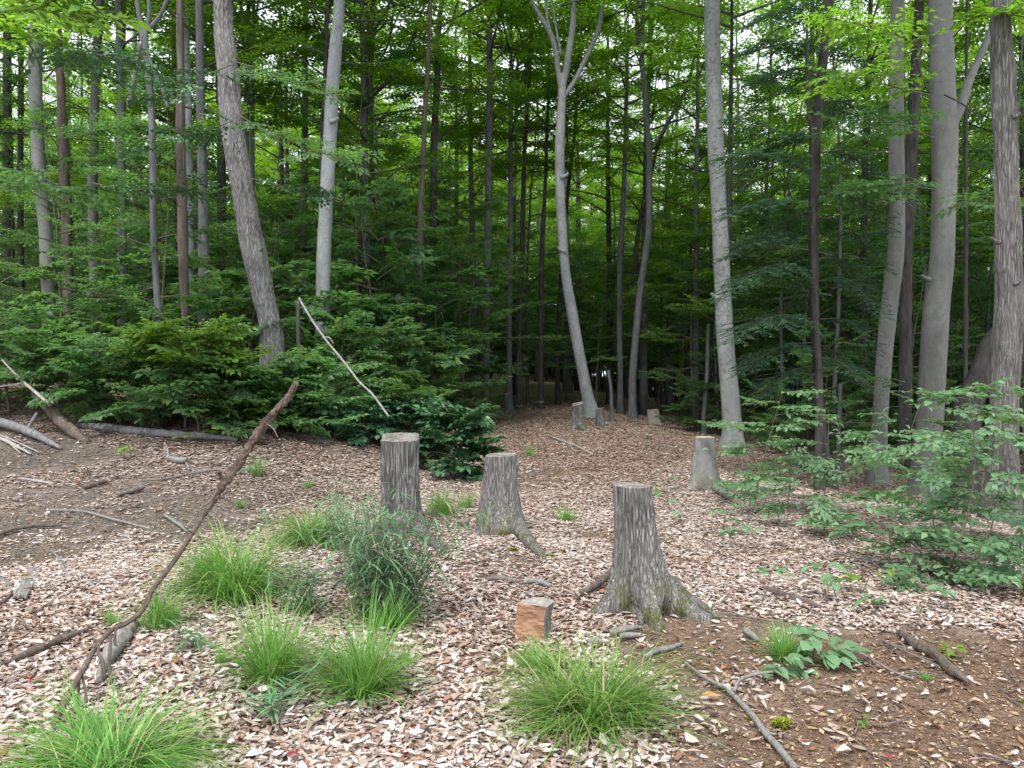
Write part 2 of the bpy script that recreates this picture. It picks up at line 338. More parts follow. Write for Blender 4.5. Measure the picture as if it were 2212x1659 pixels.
# ------------------------------------------------------------------ ground
def ell(px, py, rx, ry, x, y):                             # soft ellipse on the ground, centred where the picture shows it
    c = G(px, py); return np.exp(-(((x - c[0]) / rx) ** 2 + ((y - c[1]) / ry) ** 2) ** 1.5)
def bare(x, y):                                            # 1 where the soil shows, 0 under deep litter
    x = np.asarray(x, float); y = np.asarray(y, float)
    b = 1.0 * ell(190, 1105, 2.2, 1.5, x, y)
    for e in ((30, 985, 1.9, 1.1, 1.), (440, 1110, 1.5, 1.0, .95), (60, 1190, 1.0, .6, .8), (330, 1010, 1.2, .6, .55), (1480, 1390, .5, .3, .8), (1780, 1470, .9, .5, .95), (2080, 1540, 1.0, .6, 1.), (1480, 1560, .3, .3, .7), (2150, 1640, .7, .4, .9), (1600, 1630, .4, .3, .9), (640, 1080, 1.1, .7, .6), (1940, 1590, 1.4, .65, 1.3), (1990, 1440, 1.0, .5, 1.1), (1780, 1560, .7, .5, 1.2), (1560, 1350, .7, .35, .6), (1700, 1520, .75, .5, .95), (1530, 1440, .55, .4, .9), (2190, 1500, .8, .6, .9),
              (1640, 1420, .6, .4, .8), (1060, 1215, .55, .5, .9), (1540, 1175, 1.3, .7, .55), (1180, 1035, 1.2, 1.2, .6), (1700, 1180, 1.2, .6, .5), (700, 960, 1.2, .8, .55)):
        b = np.maximum(b, e[4] * ell(e[0], e[1], e[2], e[3], x, y))
    return np.clip(b + .30 * fbm(x * 1.1, y * 1.1, 0, 3, 21) * (b > .02) + .10 * noise(x * .8, y * .8, 0, 4), 0, 1)
def ground():
    yy = np.concatenate([np.linspace(-40, 1.0, 24), 1.0 + np.cumsum(.045 * 1.0085 ** np.arange(330)), ])
    y1 = yy[-1]; yy = np.concatenate([yy, y1 + np.cumsum(.8 * 1.16 ** np.arange(40))])
    t = np.linspace(-1, 1, 281); xx = np.sinh(t * 4.6) * 1.0
    xx = xx * 1.0 + t * 5
    X, Y = np.meshgrid(xx, yy); Z = H(X, Y)
    n, m = X.shape; i, j = np.meshgrid(np.arange(n - 1), np.arange(m - 1), indexing='ij')
    Q = np.stack([i * m + j, i * m + j + 1, (i + 1) * m + j + 1, (i + 1) * m + j], -1).reshape(-1, 4)
    X, Y, Z = X.ravel(), Y.ravel(), Z.ravel()
    me = mesh('ground', (np.stack([X, Y, Z], -1), [Q]), M['soil'])
    b = bare(X, Y)
    leafy = (1 - b) * S((Y + 2) / 3)
    meadow = S((np.hypot(X, Y) - 75) / 30) * S((X - 14) / 14)
    grey = S((1.2 - X) / 2)
    at = me.attributes.new('zone', 'FLOAT_COLOR', 'POINT')
    at.data.foreach_set('color', np.stack([leafy * .85, grey, meadow, np.ones_like(b)], -1).astype(np.float32).ravel())
    o = obj('ground', me); o['kind'] = 'structure'
ground()

# ------------------------------------------------------------------ leaf litter
DRY = [leaf8(c, b) for c, b in ((.18, .25), (-.15, -.2), (.3, .1), (.08, .45), (.4, -.25))]
DRYK = [(np.array([[0, 0, 0], [.45, .5, z], [1, 0, w], [.45, -.5, z]], float), [np.array([[0, 1, 2, 3]])]) for z, w in ((.10, .08), (-.06, .1), (.18, -.1))]
def scatter(r, n, x0, x1, y0, y1, dens, xf=.72):
    y = r.uniform(y0, y1, n); x = r.uniform(-1, 1, n) * (xf * y + .8)
    k = (x > x0) & (x < x1) & (r.random(n) < dens(x, y)); return x[k], y[k]
def litter():
    r = rng(5); parts = []
    def add(x, y, Ts, l0, l1, zmax, tilt):
        n = len(x); th = r.uniform(0, 2 * np.pi, n)
        tilt = tilt * np.where(r.random(n) < .55, .35, 1.15)
        Xd = np.stack([np.cos(th), np.sin(th), r.normal(0, 1, n) * tilt], -1)
        Zd = np.stack([r.normal(0, 1, n) * tilt, r.normal(0, 1, n) * tilt, np.where(r.random(n) < .5, 1.0, -1.0)], -1)
        L = r.uniform(l0, l1, n); z = H(x, y) + r.random(n) ** 1.5 * zmax + .006
        pick = r.integers(0, len(Ts), n)
        for q, T in enumerate(Ts):
            k = pick == q
            if k.any(): parts.append(place(T, np.stack([x, y, z], -1)[k], Xd[k], Zd[k], L[k], L[k] * r.uniform(.28, .55, k.sum()), L[k] * r.uniform(.3, 1.0, k.sum())))
    d = lambda x, y: np.clip(1 - S((bare(x, y) + .22 * noise(x * 4.3, y * 4.3, 0, 31) + .12 * noise(x * 11, y * 11, 0, 32) - .15) / .6), .03, 1)
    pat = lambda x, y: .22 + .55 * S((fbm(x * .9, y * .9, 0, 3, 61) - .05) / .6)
    x, y = scatter(r, 86000, -9, 9, 2.3, 5.4, lambda x, y: d(x, y) * (1 - pat(x, y))); add(x, y, DRY, .018, .072, .022, .14)
    x, y = scatter(r, 1100, -9, 9, 2.3, 6.5, d); add(x, y, DRY, .065, .095, .035, .3)
    x, y = scatter(r, 175000, -9, 9, 5.4, 10, lambda x, y: d(x, y) * (1 - .5 * pat(x, y) - .5 * S((y - 6.5) / 8 + .25 * noise(x * .7, y * .7, 0, 51)))); add(x, y, DRYK, .028, .078, .024, .12)
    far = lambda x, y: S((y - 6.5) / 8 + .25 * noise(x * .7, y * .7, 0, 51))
    x, y = scatter(r, 230000, -14, 18, 10, 19, lambda x, y: d(x, y) * (1 - far(x, y))); add(x, y, DRYK, .04, .10, .026, .12)
    nn_ = len(parts)
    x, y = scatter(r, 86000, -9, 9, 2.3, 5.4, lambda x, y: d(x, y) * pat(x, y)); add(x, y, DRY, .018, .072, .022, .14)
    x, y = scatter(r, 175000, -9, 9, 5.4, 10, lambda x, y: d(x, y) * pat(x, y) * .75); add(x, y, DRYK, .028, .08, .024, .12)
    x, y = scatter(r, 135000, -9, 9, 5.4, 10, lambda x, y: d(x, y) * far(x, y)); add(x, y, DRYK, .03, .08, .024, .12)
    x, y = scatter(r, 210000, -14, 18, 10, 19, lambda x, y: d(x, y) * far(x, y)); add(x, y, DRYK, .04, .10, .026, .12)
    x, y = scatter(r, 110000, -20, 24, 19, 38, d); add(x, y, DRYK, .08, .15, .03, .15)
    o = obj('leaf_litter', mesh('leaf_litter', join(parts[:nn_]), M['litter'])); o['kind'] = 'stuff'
    o = obj('brown_leaf_litter', mesh('brown_leaf_litter', join(parts[nn_:]), M['litter_far'])); o['kind'] = 'stuff'  # browner leaves, in patches nearby and taking over with distance
    parts.clear()
    d2 = lambda x, y: np.clip(bare(x, y) * .8 + .25, 0, 1)
    x, y = scatter(r, 90000, -9, 9, 2.3, 7, d2); add(x, y, DRYK, .006, .022, .006, .25)
    x, y = scatter(r, 90000, -9, 9, 6, 14, d2); add(x, y, DRYK, .012, .04, .01, .25)
    x, y = scatter(r, 26000, -9, 9, 2.3, 12, d2); add(x, y, DRYK, .02, .055, .012, .2)
    o = obj('leaf_crumbs', mesh('leaf_crumbs', join(parts), M['crumbs'])); o['kind'] = 'stuff'
    parts.clear()
    x, y = scatter(r, 3000, -12, 14, 2.4, 13, lambda x, y: .35 + .65 * bare(x, y))
    for a, b in zip(x, y):
        th = r.uniform(0, 2 * np.pi); L = r.uniform(.05, .26) * (1 + b / 14); rr = r.uniform(.0012, .0034) * (1 + b / 9)
        t = np.linspace(-.5, .5, 5); bend = r.normal(0, .12)
        px = a + np.cos(th) * t * L - np.sin(th) * bend * L * t * t * 4; py = b + np.sin(th) * t * L + np.cos(th) * bend * L * t * t * 4
        parts.append(tube(np.stack([px, py, H(px, py) + rr + r.uniform(.004, .02)], -1), rr * np.array([1, 1, .9, .7, .4]), 4))
    o = obj('twig_litter', mesh('twig_litter', join(parts), M['twig'])); o['kind'] = 'stuff'
    # the leaves lying loose on top, nearest the camera
    ms = [mesh('fallen_leaf', place(T, np.zeros((1, 3)), np.array([[1., 0, 0]]), np.array([[0, 0, 1.]]), 1., w), M['litter']) for T in DRY for w in (.45, .6)]
    x, y = scatter(r, 1200, -9, 9, 2.75, 4.6, d, .66); x, y = x[:285], y[:285]
    for a, b in zip(x, y):
        o = obj('fallen_leaf', ms[r.integers(len(ms))]); s = r.uniform(.04, .072)
        o.location = (a, b, float(H(a, b)) + .035 + .012 * r.random()); o.scale = (s, s, s * r.uniform(.6, 1.2)); o.rotation_euler = (r.normal(0, .3), r.normal(0, .3), r.uniform(0, 6.28))
        tag(o, 'dry curled leaf lying loose on the nearest leaf litter', 'leaf', 'loose dry leaves on the nearest litter')
litter()

# ------------------------------------------------------------------ trees: crowns shared by many trees
def spray_template(r, nside=7, side=.5, step=.085, droop=.25):
    """One flat leafy twig of length 1 along x: leaf positions, directions, normals, and the twig lines."""
    pos, dr, nm, segs = [], [], [], []
    def run(p0, ang, L, s0):
        n = max(2, int(L / step)); d0 = np.array([math.cos(ang), math.sin(ang), 0]); p = p0.copy(); pts = [p0.copy()]
        for k in range(n):
            a = ang + (.12 if k % 2 else -.12); p = p + step * np.array([math.cos(a), math.sin(a), -.05 * droop * k / n]); pts.append(p.copy())
            la = ang + (1 if k % 2 else -1) * r.uniform(.6, 1.15)
            if k == n - 1: la = ang
            pos.append(p.copy()); dr.append([math.cos(la), math.sin(la), r.normal(-.15, .18)])
            nm.append([r.normal(0, .28), r.normal(0, .28), 1])
        segs.append(np.array(pts))
    run(np.zeros(3), 0.0, 1.0, 0)
    for i in range(nside):
        s = .12 + .75 * i / nside; run(np.array([s, 0, 0.]), (1 if i % 2 else -1) * r.uniform(.6, .95), side * (1.15 - s) * r.uniform(.8, 1.25), 0)
    return np.array(pos), norm(np.array(dr)), norm(np.array(nm)), segs
SPRAYS = [spray_template(rng(40 + k)) for k in range(5)]
def put_sprays(r, P0, D, SC, leafL, leafW, T, updev=.22, pitch=0.0):
    """Leaves and twigs for sprays rooted at P0, pointing along D with length SC."""
    pos, X, Z, sg = [], [], [], []
    for p, d, s in zip(P0, D, SC):
        tp, td, tn, ts = SPRAYS[r.integers(len(SPRAYS))]
        d = d / (np.linalg.norm(d) + 1e-9); up = np.array([r.normal(0, updev), r.normal(0, updev), 1.0]); y = np.cross(up, d); y /= np.linalg.norm(y) + 1e-9
        z = np.cross(d, y); Rm = np.stack([d, y, z])
        pos.append(p + s * tp @ Rm); X.append(td @ Rm); Z.append(tn @ Rm); sg.append(p + s * ts[0][[0, 4, 8, -1]] @ Rm)
    pos, X, Z = np.vstack(pos), np.vstack(X), np.vstack(Z)
    L = r.uniform(.75, 1.2, len(pos)) * leafL
    return place(T, pos, X, Z, L, L * leafW), sg
def crown(seed, z0, z1, Rad, nb, spb, spray, leafL, leafW=.62, T=LK, lo=.15, hi=.95, shape=None, twig=True, nr=.03):
    r = rng(seed); P0, D, SC, wood = [], [], [], []
    for i in range(nb):
        t = (i + r.random()) / nb; z = z0 + (z1 - z0) * t; az = i * 2.4 + r.normal(0, .35)
        prof = shape(t) if shape else (1.05 - .75 * t) * (.55 + .9 * min(1, t * 3)) / 1.1
        L = Rad * prof * r.uniform(.75, 1.2); el = lo + (hi - lo) * t + r.normal(0, .12)
        h = np.array([math.cos(az), math.sin(az), 0]); q = np.linspace(0, 1, 6)[:, None]
        pts = np.array([0, 0, z]) + h * L * math.cos(el) * q + np.array([0, 0, 1]) * (L * math.sin(el) * q * (1.25 - .45 * q)) + r.normal(0, .04, (6, 3)) * q * L * .5
        wood.append(tube(pts, np.linspace(nr * .4 + .010 * L, .004 + nr * .08, 6), 5, caps=False))
        for k in range(spb):
            s = .22 + .78 * (k + r.random()) / spb; j = min(int(s * 5), 4); p = pts[j] + (pts[j + 1] - pts[j]) * (s * 5 - j)
            yaw = az + r.normal(0, .75) if s < .95 else az
            P0.append(p); D.append(np.array([math.cos(yaw), math.sin(yaw), r.normal(.05 + .35 * math.sin(max(el, 0)) * .5, .22)])); SC.append(spray * r.uniform(.7, 1.25))
    lv, sg = put_sprays(r, P0, D, SC, leafL, leafW, T)
    if twig: wood += [tube(g, np.array([1, .8, .6, .3]) * (.004 + nr * .07), 3, caps=False) for g in sg]
    return join(wood), lv
def trunk_line(seed, z1, r0, bend=.25):
    r = rng(seed); z = np.linspace(-.3, z1, 14); t = np.clip(z / z1, 0, 1)
    x = bend * np.sin(t * 3 + r.uniform(0, 6)) * t + r.normal(0, .03, 14) * t; y = bend * np.sin(t * 2.5 + r.uniform(0, 6)) * t
    x -= x[0]; y -= y[0]
    return np.stack([x, y, z], -1), r0 * (1 - .8 * t ** 1.1) * (1 + .5 * np.exp(-np.clip(z, 0, 9) / .25))
WOODS = []                                                   # (trunk mesh, branch mesh, leaf mesh, bark)
for k in range(6):
    z1 = 21 + (k % 3) * 1.5; ln, rd = trunk_line(60 + k, z1, .155 + .02 * (k % 3))
    w, lv = crown(70 + k, 4.6 + .7 * (k % 3), z1, 3.3, 26, 13, .95, .105)
    mt = ['darkbark', 'greybark', 'darkbark', 'greybark', 'darkbark', 'beech_brown'][k]
    WOODS.append((mesh('trunk', tube(ln, rd, 10), M[mt]), mesh('branchwork', w, M['darkbark' if mt != 'beech_brown' else 'greybark']), mesh('crown', lv, M['canopy'])))
HIGH = []
for k in range(2):
    w, lv = crown(90 + k, 0, 9, 3.6, 24, 12, 1.05, .13)
    HIGH.append((mesh('branchwork', w, M['greybark']), mesh('crown', lv, M['canopy'])))
UNDER = []
for k in range(5):
    z1 = (4.5, 5.8, 7.0, 8.0, 6.0)[k]; ln, rd = trunk_line(110 + k, z1, .028 + .004 * k, .35)
    w, lv = crown(120 + k, 1.25 + .2 * k, z1, 1.9 + .12 * k, 18, 8, .75, .11, lo=0.0, hi=.55, nr=.012, shape=lambda t: 1.1 - .7 * t)
    UNDER.append((mesh('stem', join([tube(ln, rd, 6), w]), M['stem']), mesh('crown', lv, M['understory'])))
LOW = []
for k in range(5):
    z1 = (1.4, 2.0, 2.6, 3.2, 1.8)[k]; ln, rd = trunk_line(140 + k, z1, .012 + .002 * k, .2)
    w, lv = crown(150 + k, .25, z1, .85 + .12 * k, 9 + 2 * k, 4, .5, .125, .6, L5, lo=0.0, hi=.6, nr=.006, shape=lambda t: 1.1 - .7 * t)
    LOW.append((mesh('stem', join([tube(ln, rd, 5), w]), M['stem']), mesh('foliage', lv, M['understory'])))

EDGE = []
for k in range(3):
    w, lv = crown(170 + k, 1.2, 20, 4.3, 32, 13, 1.35, .21, .68); ln, rd = trunk_line(175 + k, 20, .16)
    EDGE.append((mesh('trunk', tube(ln, rd, 8), M['darkbark']), mesh('branchwork', w, M['darkbark']), mesh('crown', lv, M['edge'])))
YOUNG, YOUNGD = [], []
for k in range(4):
    z1 = (9, 11, 13, 10)[k]; ln, rd = trunk_line(180 + k, z1, .05 + .006 * k, .5)
    w, lv = crown(185 + k, 2.6 + .4 * k, z1, 2.5, 22, 9, .85, .105, lo=.1, hi=.75, nr=.014, shape=lambda t: 1.1 - .7 * t)
    YOUNG.append((mesh('trunk', join([tube(ln, rd, 7), w]), M['greybark']), mesh('crown', lv, M['canopy'])))
    dk = YOUNG[-1][1].copy(); dk.materials[0] = M['understory']; YOUNGD.append((YOUNG[-1][0], dk))  # same crown in darker leaves; shade of the wood's sides put into colour

# ------------------------------------------------------------------ trees one can tell apart
def px_path(pts, Y, base=True, top=None):
    """Picture points (x, y, width) listed from the top down -> world path from the ground up with radii."""
    q = [(*P(a, b, Y), w / 2 / F * Y) for a, b, w in pts][::-1]
    if base:
        x, y, z, w = q[0]; g = float(H(x, y)); q = [(x + (x - q[1][0]) * .02, y, g - .25, w * 1.12), (x, y, g + .12, w * 1.08)] + [c for c in q if c[2] > g + .3]
    if top:
        a, b = np.array(q[-2]), np.array(q[-1]); d = (b - a)[:3]; d = d / np.linalg.norm(d); d = (d + np.array([0, 0, 1.0])) / 2; d /= np.linalg.norm(d)
        n = top - q[-1][2]
        if n > 1: q += [(*(b[:3] + d * n * .5), b[3] * .75), (*(b[:3] + d * n), b[3] * .3)]
    return np.array(q)
def hero(name, label, pts, Y, mat, top=17.0, k=18, disp=None, crown_at=None, group=None, cs=1.0, flare=.45, nseg=46):
    q = smooth_path(px_path(pts, Y, True, top), nseg); base = np.array([q[0][0], q[0][1], float(H(q[0][0], q[0][1]))])
    t = thing(name, label, 'tree', base, 0, group)
    hgt = np.clip(q[:, 2] - base[2], 0, 50); rad = q[:, 3] * (1 + flare * np.exp(-hgt / .22))
    base_disp = disp or lumps(.012, 1.2, int(pts[0][0])); ph = pts[0][0] * .7
    def disp(th, z, r): return base_disp(th, z, r) + flare * .55 * np.exp(-np.clip(z - .2, 0, 9) / .3) * np.mean(r) * (np.cos(3 * th + ph) + .7 * np.cos(5 * th + ph * 2)) * .6
    obj('trunk', mesh('trunk', shift(tube(q[:, :3], rad, k, disp), base), M[mat]), t)
    if crown_at is not None:
        i = np.argmin(np.abs(q[:, 2] - crown_at)); w, lv = HIGH[int(pts[0][0]) % 2]
        for nm, me in (('branchwork', w), ('crown', lv)):
            o = obj(nm, me, t); o.location = Vector(q[i, :3] - base); o.rotation_euler = (0, 0, pts[0][0]); o.scale = (cs * 1.25, cs * 1.25, cs)
    return t, base
def limb(t, base, pts, Y, mat, dY=0.0, k=9, name='limb', ns=16):
    q = np.array([(*P(a, b, Y + dY * i / (len(pts) - 1)), w / 2 / F * Y) for i, (a, b, w) in enumerate(pts)])
    q = smooth_path(q, ns); return obj(name, mesh(name, shift(tube(q[:, :3], q[:, 3], k, lumps(.004, 2, int(pts[0][1]))), base), M[mat]), t)
def leafy_branch(t, base, pts, Y, dY, mat, n, spray, leafL, seed, name='bough', T=L5, wood='stem', drop=-.05, w0=.012, spread=.8, start=.15):
    """A bough seen against the wood: wood is the part, its leaves the sub-part."""
    r = rng(seed); q = smooth_path([P(a, b, Y + dY * i / (len(pts) - 1)) for i, (a, b) in enumerate(pts)], 18)
    ax = norm(np.gradient(q, axis=0)); P0, D, SC = [], [], []
    for k in range(n):
        s = start + (1 - start) * (k + r.random()) / n; i = min(int(s * 17), 17); a = math.atan2(ax[i][1], ax[i][0]) + (r.normal(0, spread) if k < n - 1 else 0)
        P0.append(q[i]); D.append(np.array([math.cos(a), math.sin(a), ax[i][2] * .5 + r.normal(drop, .15)])); SC.append(spray * r.uniform(.7, 1.2))
    lv, sg = put_sprays(r, P0, D, SC, leafL, .6, T)
    wd = join([tube(q, np.linspace(w0, w0 * .25, 18), 5)] + [tube(g, np.array([1, .8, .6, .3]) * w0 * .35, 3, caps=False) for g in sg])
    b = obj(name, mesh(name, shift(wd, base), M[wood]), t); obj('foliage', mesh('foliage', shift(lv, base), M[mat]), b); return b

T1, b1 = hero('leaning_tree', 'stout rough-barked tree with furrowed grey bark leaning over the understory', [(481, 0, 40), (487, 100, 45), (496, 200, 48), (506, 300, 48), (523, 400, 48), (540, 500, 50), (551, 553, 52), (562, 606, 50), (576, 670, 48), (586, 720, 50), (592, 786, 56), (602, 826, 64)], 14.5, 'rough', 18, 64, ridges(9, 2.2, .016, 5), 11.5, nseg=170)
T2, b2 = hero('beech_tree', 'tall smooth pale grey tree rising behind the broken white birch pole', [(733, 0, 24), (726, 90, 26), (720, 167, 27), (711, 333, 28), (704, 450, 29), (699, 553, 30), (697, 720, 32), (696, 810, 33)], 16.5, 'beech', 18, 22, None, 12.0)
T3, b3 = hero('beech_tree', 'smooth grey tree with faint dark blotches nearest the picture edge of the shady understory', [(80, 0, 25), (76, 167, 26), (83, 333, 27), (90, 420, 27), (98, 500, 26), (104, 640, 27), (108, 760, 28)], 18, 'beech_brown', 18, 18, None, 11.0)
T4, b4 = hero('beech_tree', 'slimmer grey tree curving gently between the blotched grey tree and the split dead tree', [(216, 0, 15), (206, 167, 18), (202, 333, 20), (200, 420, 20), (204, 600, 21), (208, 740, 22)], 22, 'beech_brown', 18, 14, None, 12.0)
T5, b5 = hero('dead_tree', 'reddish peeling dead trunk standing in front of a pale grey trunk', [(388, 0, 13), (390, 160, 15), (390, 333, 19), (394, 480, 21), (398, 600, 20), (402, 720, 19), (408, 800, 18)], 15, 'redwood', 10, 18, lumps(.02, 3, 4), None)
T5b, b5b = hero('beech_tree', 'pale grey trunk half hidden behind the reddish peeling dead trunk', [(402, 0, 11), (406, 170, 13), (409, 333, 14), (411, 480, 14), (413, 640, 16), (414, 740, 17)], 20, 'beech', 18, 14, None, 12.0)
T6, b6 = hero('slender_tree', 'slender dark grey tree with a wide fork high up among the leaves', [(310, 68, 18), (318, 130, 14), (326, 220, 13), (330, 333, 13), (332, 500, 14), (340, 650, 14), (349, 750, 15), (356, 850, 16)], 14, 'greybark', None, 14, None, None)
for pp in ([(310, 75, 12), (300, 30, 10), (288, -60, 8)], [(310, 75, 12), (322, 40, 9), (318, -50, 7)], [(311, 72, 11), (345, 35, 9), (372, -30, 7)], [(312, 90, 7), (330, 150, 9), (350, 190, 8), (363, 235, 7)], [(303, 95, 9), (290, 170, 9), (278, 230, 10)]): limb(T6, b6, pp, 14, 'greybark')
T7, b7 = hero('dead_tree', 'split reddish dead trunk with a hollow seam beside the slim curving grey tree', [(128, 60, 9), (131, 170, 14), (134, 270, 20), (138, 350, 22), (142, 450, 20), (148, 620, 20)], 20, 'redwood', 9, 16, lumps(.03, 2.5, 8), None)
T8, b8 = hero('forest_tree', 'thin near-black trunk with long rising side limbs beside the smooth pale grey tree', [(808, 0, 12), (797, 77, 13), (793, 160, 11), (791, 230, 11), (787, 333, 11), (783, 450, 13), (781, 553, 15), (780, 640, 15), (780, 760, 16)], 24, 'darkbark', 18, 12, None, 11.0)
for pp in ([(797, 90, 10), (786, 70, 8), (783, 20, 7), (795, -30, 6)], [(800, 75, 8), (822, 45, 7), (845, 0, 6), (860, -40, 5)], [(794, 222, 6), (830, 180, 6), (870, 135, 5), (900, 60, 5), (925, -20, 4)], [(792, 180, 5), (815, 140, 5), (840, 90, 4), (850, 30, 4)]): limb(T8, b8, pp, 24, 'darkbark')
T9, b9 = hero('dead_tree', 'pale slim trunk with a bare reddish split base in the dim wood behind', [(929, 0, 8), (925, 120, 9), (918, 250, 10), (914, 350, 11), (909, 450, 14), (905, 553, 17), (906, 650, 15), (908, 720, 13), (912, 800, 12)], 22, 'redwood', 17, 12, lumps(.015, 3, 2), None)
T10, b10 = hero('forest_tree', 'dark straight trunk just behind the pale slim reddish-based trunk', [(955, 0, 10), (948, 60, 12), (943, 200, 13), (937, 333, 15), (937, 553, 16), (937, 700, 17), (937, 780, 18)], 25.5, 'darkbark', 18, 12, None, 11.0)
for pp in ([(948, 80, 6), (970, 60, 5), (990, 0, 4)], [(940, 310, 5), (970, 280, 4), (1010, 245, 3)]): limb(T10, b10, pp, 25.5, 'darkbark')
T11, b11 = hero('forest_tree', 'dark blue-grey trunk standing alone at the back edge of the clearing', [(1057, 0, 12), (1058, 200, 13), (1058, 260, 15), (1056, 333, 14), (1053, 553, 16), (1050, 700, 17), (1049, 850, 18)], 27, 'greybark', 18, 12, None, 11.0)
limb(T11, b11, [(1060, 140, 5), (1085, 110, 4), (1105, 60, 3)], 27, 'greybark'); limb(T11, b11, [(1056, 120, 5), (1010, 160, 4), (975, 220, 3)], 27, 'greybark')
T12, b12 = hero('forked_beech', 'pale smooth beech curving up from the clearing and forking into several limbs', [(1214, 160, 15), (1214, 205, 18), (1211, 270, 20), (1209, 333, 21), (1211, 440, 21), (1218, 553, 21), (1226, 620, 22), (1238, 686, 24), (1251, 760, 24), (1264, 830, 25), (1274, 886, 27), (1277, 905, 29)], 24.8, 'beech', None, 20, None, None)
for pp in ([(1213, 200, 11), (1206, 155, 12), (1200, 110, 12), (1187, 68, 12), (1162, 28, 10), (1140, -20, 9), (1120, -90, 8)], [(1190, 75, 8), (1182, 40, 7), (1178, 0, 6), (1172, -70, 5)], [(1216, 190, 12), (1223, 150, 15), (1230, 105, 14), (1238, 50, 13), (1240, -10, 12), (1246, -100, 10)], [(1215, 215, 8), (1228, 195, 10), (1245, 168, 10), (1272, 112, 10), (1293, 62, 10), (1301, 0, 9), (1306, -80, 7)], [(1212, 120, 6), (1203, 70, 5), (1195, 20, 5), (1190, -40, 4)]): limb(T12, b12, pp, 24.8, 'beech')
for nm, me in (('branchwork', HIGH[0][0]), ('crown', HIGH[0][1])):
    o = obj(nm, me, T12); o.location = (-1.0, 0, 13.2); o.scale = (1.2, 1.2, 1)
T13, b13 = hero('forest_tree', 'grey trunk splitting into two upright stems above the back of the clearing', [(1391, 0, 9), (1386, 110, 11), (1392, 190, 12), (1396, 260, 13), (1402, 333, 13), (1402, 480, 14), (1394, 550, 14), (1384, 620, 14), (1376, 700, 15), (1370, 770, 16), (1366, 830, 17)], 26.5, 'greybark', 18, 12, None, 12.0)
limb(T13, b13, [(1386, 125, 9), (1378, 80, 8), (1375, 0, 8), (1372, -80, 6)], 26.5, 'greybark'); limb(T13, b13, [(1402, 330, 4), (1440, 270, 3.5), (1480, 200, 2)], 26.5, 'greybark')
T14, b14 = hero('beech_tree', 'straight grey tree with dark lichen patches beside the low cut stump', [(1538, 0, 33), (1540, 100, 33), (1542, 200, 33), (1547, 333, 34), (1553, 450, 33), (1558, 553, 34), (1566, 720, 36), (1572, 800, 37), (1577, 860, 39), (1582, 930, 43)], 18.2, 'beech_lichen', 18, 24, None, 11.5)
T15, b15 = hero('hemlock_tree', 'dark hemlock with drooping flat needle boughs beside the lichen-patched grey tree', [(1790, 0, 18), (1781, 100, 20), (1771, 200, 21), (1763, 300, 21), (1757, 450, 20), (1758, 553, 20), (1761, 700, 20), (1767, 853, 19), (1780, 960, 19), (1795, 1060, 19)], 12.2, 'darkbark', 15, 16, None, None)
T16, b16 = hero('beech_tree', 'thick grey trunk with a swollen dark knot standing behind the hemlock', [(1940, 0, 26), (1936, 150, 28), (1936, 300, 30), (1938, 480, 32), (1934, 553, 33), (1926, 620, 34), (1913, 740, 33), (1904, 860, 33), (1894, 985, 36)], 14.0, 'beech_brown', 17, 20, None, 11.0)
T17, b17 = hero('forest_tree', 'dark furrowed trunk wedged between two thick grey trunks near the bright gap', [(1985, 0, 20), (1975, 200, 24), (1965, 400, 26), (1958, 553, 26), (1956, 700, 27), (1955, 860, 28), (1953, 940, 30)], 16.5, 'darkbark', 17, 18, ridges(8, 2, .012, 7), 11.0, nseg=80)
T18, b18 = hero('beech_tree', 'stoutest smooth brown-grey beech beside the bright gap in the trees', [(2032, 0, 46), (2035, 90, 47), (2037, 200, 50), (2041, 280, 51), (2040, 400, 48), (2034, 553, 48), (2024, 653, 51), (2016, 786, 53), (2010, 886, 54), (2000, 985, 56)], 12.8, 'beech_brown', 18, 26, None, 10.5)
limb(T18, b18, [(2050, 285, 20), (2075, 230, 22), (2095, 170, 18), (2120, 115, 16), (2150, 40, 14), (2170, -40, 12)], 12.8, 'beech_brown', 1.0)
limb(T18, b18, [(2010, 205, 5), (1990, 160, 4), (1980, 110, 4), (1985, 60, 3)], 12.6, 'darkbark'); limb(T18, b18, [(2040, 205, 4), (2075, 222, 3.5), (2100, 240, 3), (2125, 262, 1.5)], 12.4, 'darkbark', -.6)
T19, b19 = hero('ridged_tree', 'nearest big trunk with deeply ridged brown bark among the leafy saplings', [(2163, 0, 42), (2167, 167, 46), (2172, 333, 48), (2176, 450, 50), (2178, 553, 51), (2179, 653, 54), (2174, 786, 55), (2170, 886, 55), (2166, 986, 60), (2164, 1110, 70)], 8.9, 'ridged', 14, 72, ridges(10, 1.7, .016, 3), 8.5, nseg=230, flare=.3)
t, b = hero('slanted_snag', 'dark broken trunk slanting up behind the ridged brown tree', [(2160, 700, 16), (2140, 745, 40), (2122, 790, 46), (2100, 850, 50), (2085, 900, 54)], 11.5, 'darkbark', None, 14, lumps(.04, 2, 6), None)
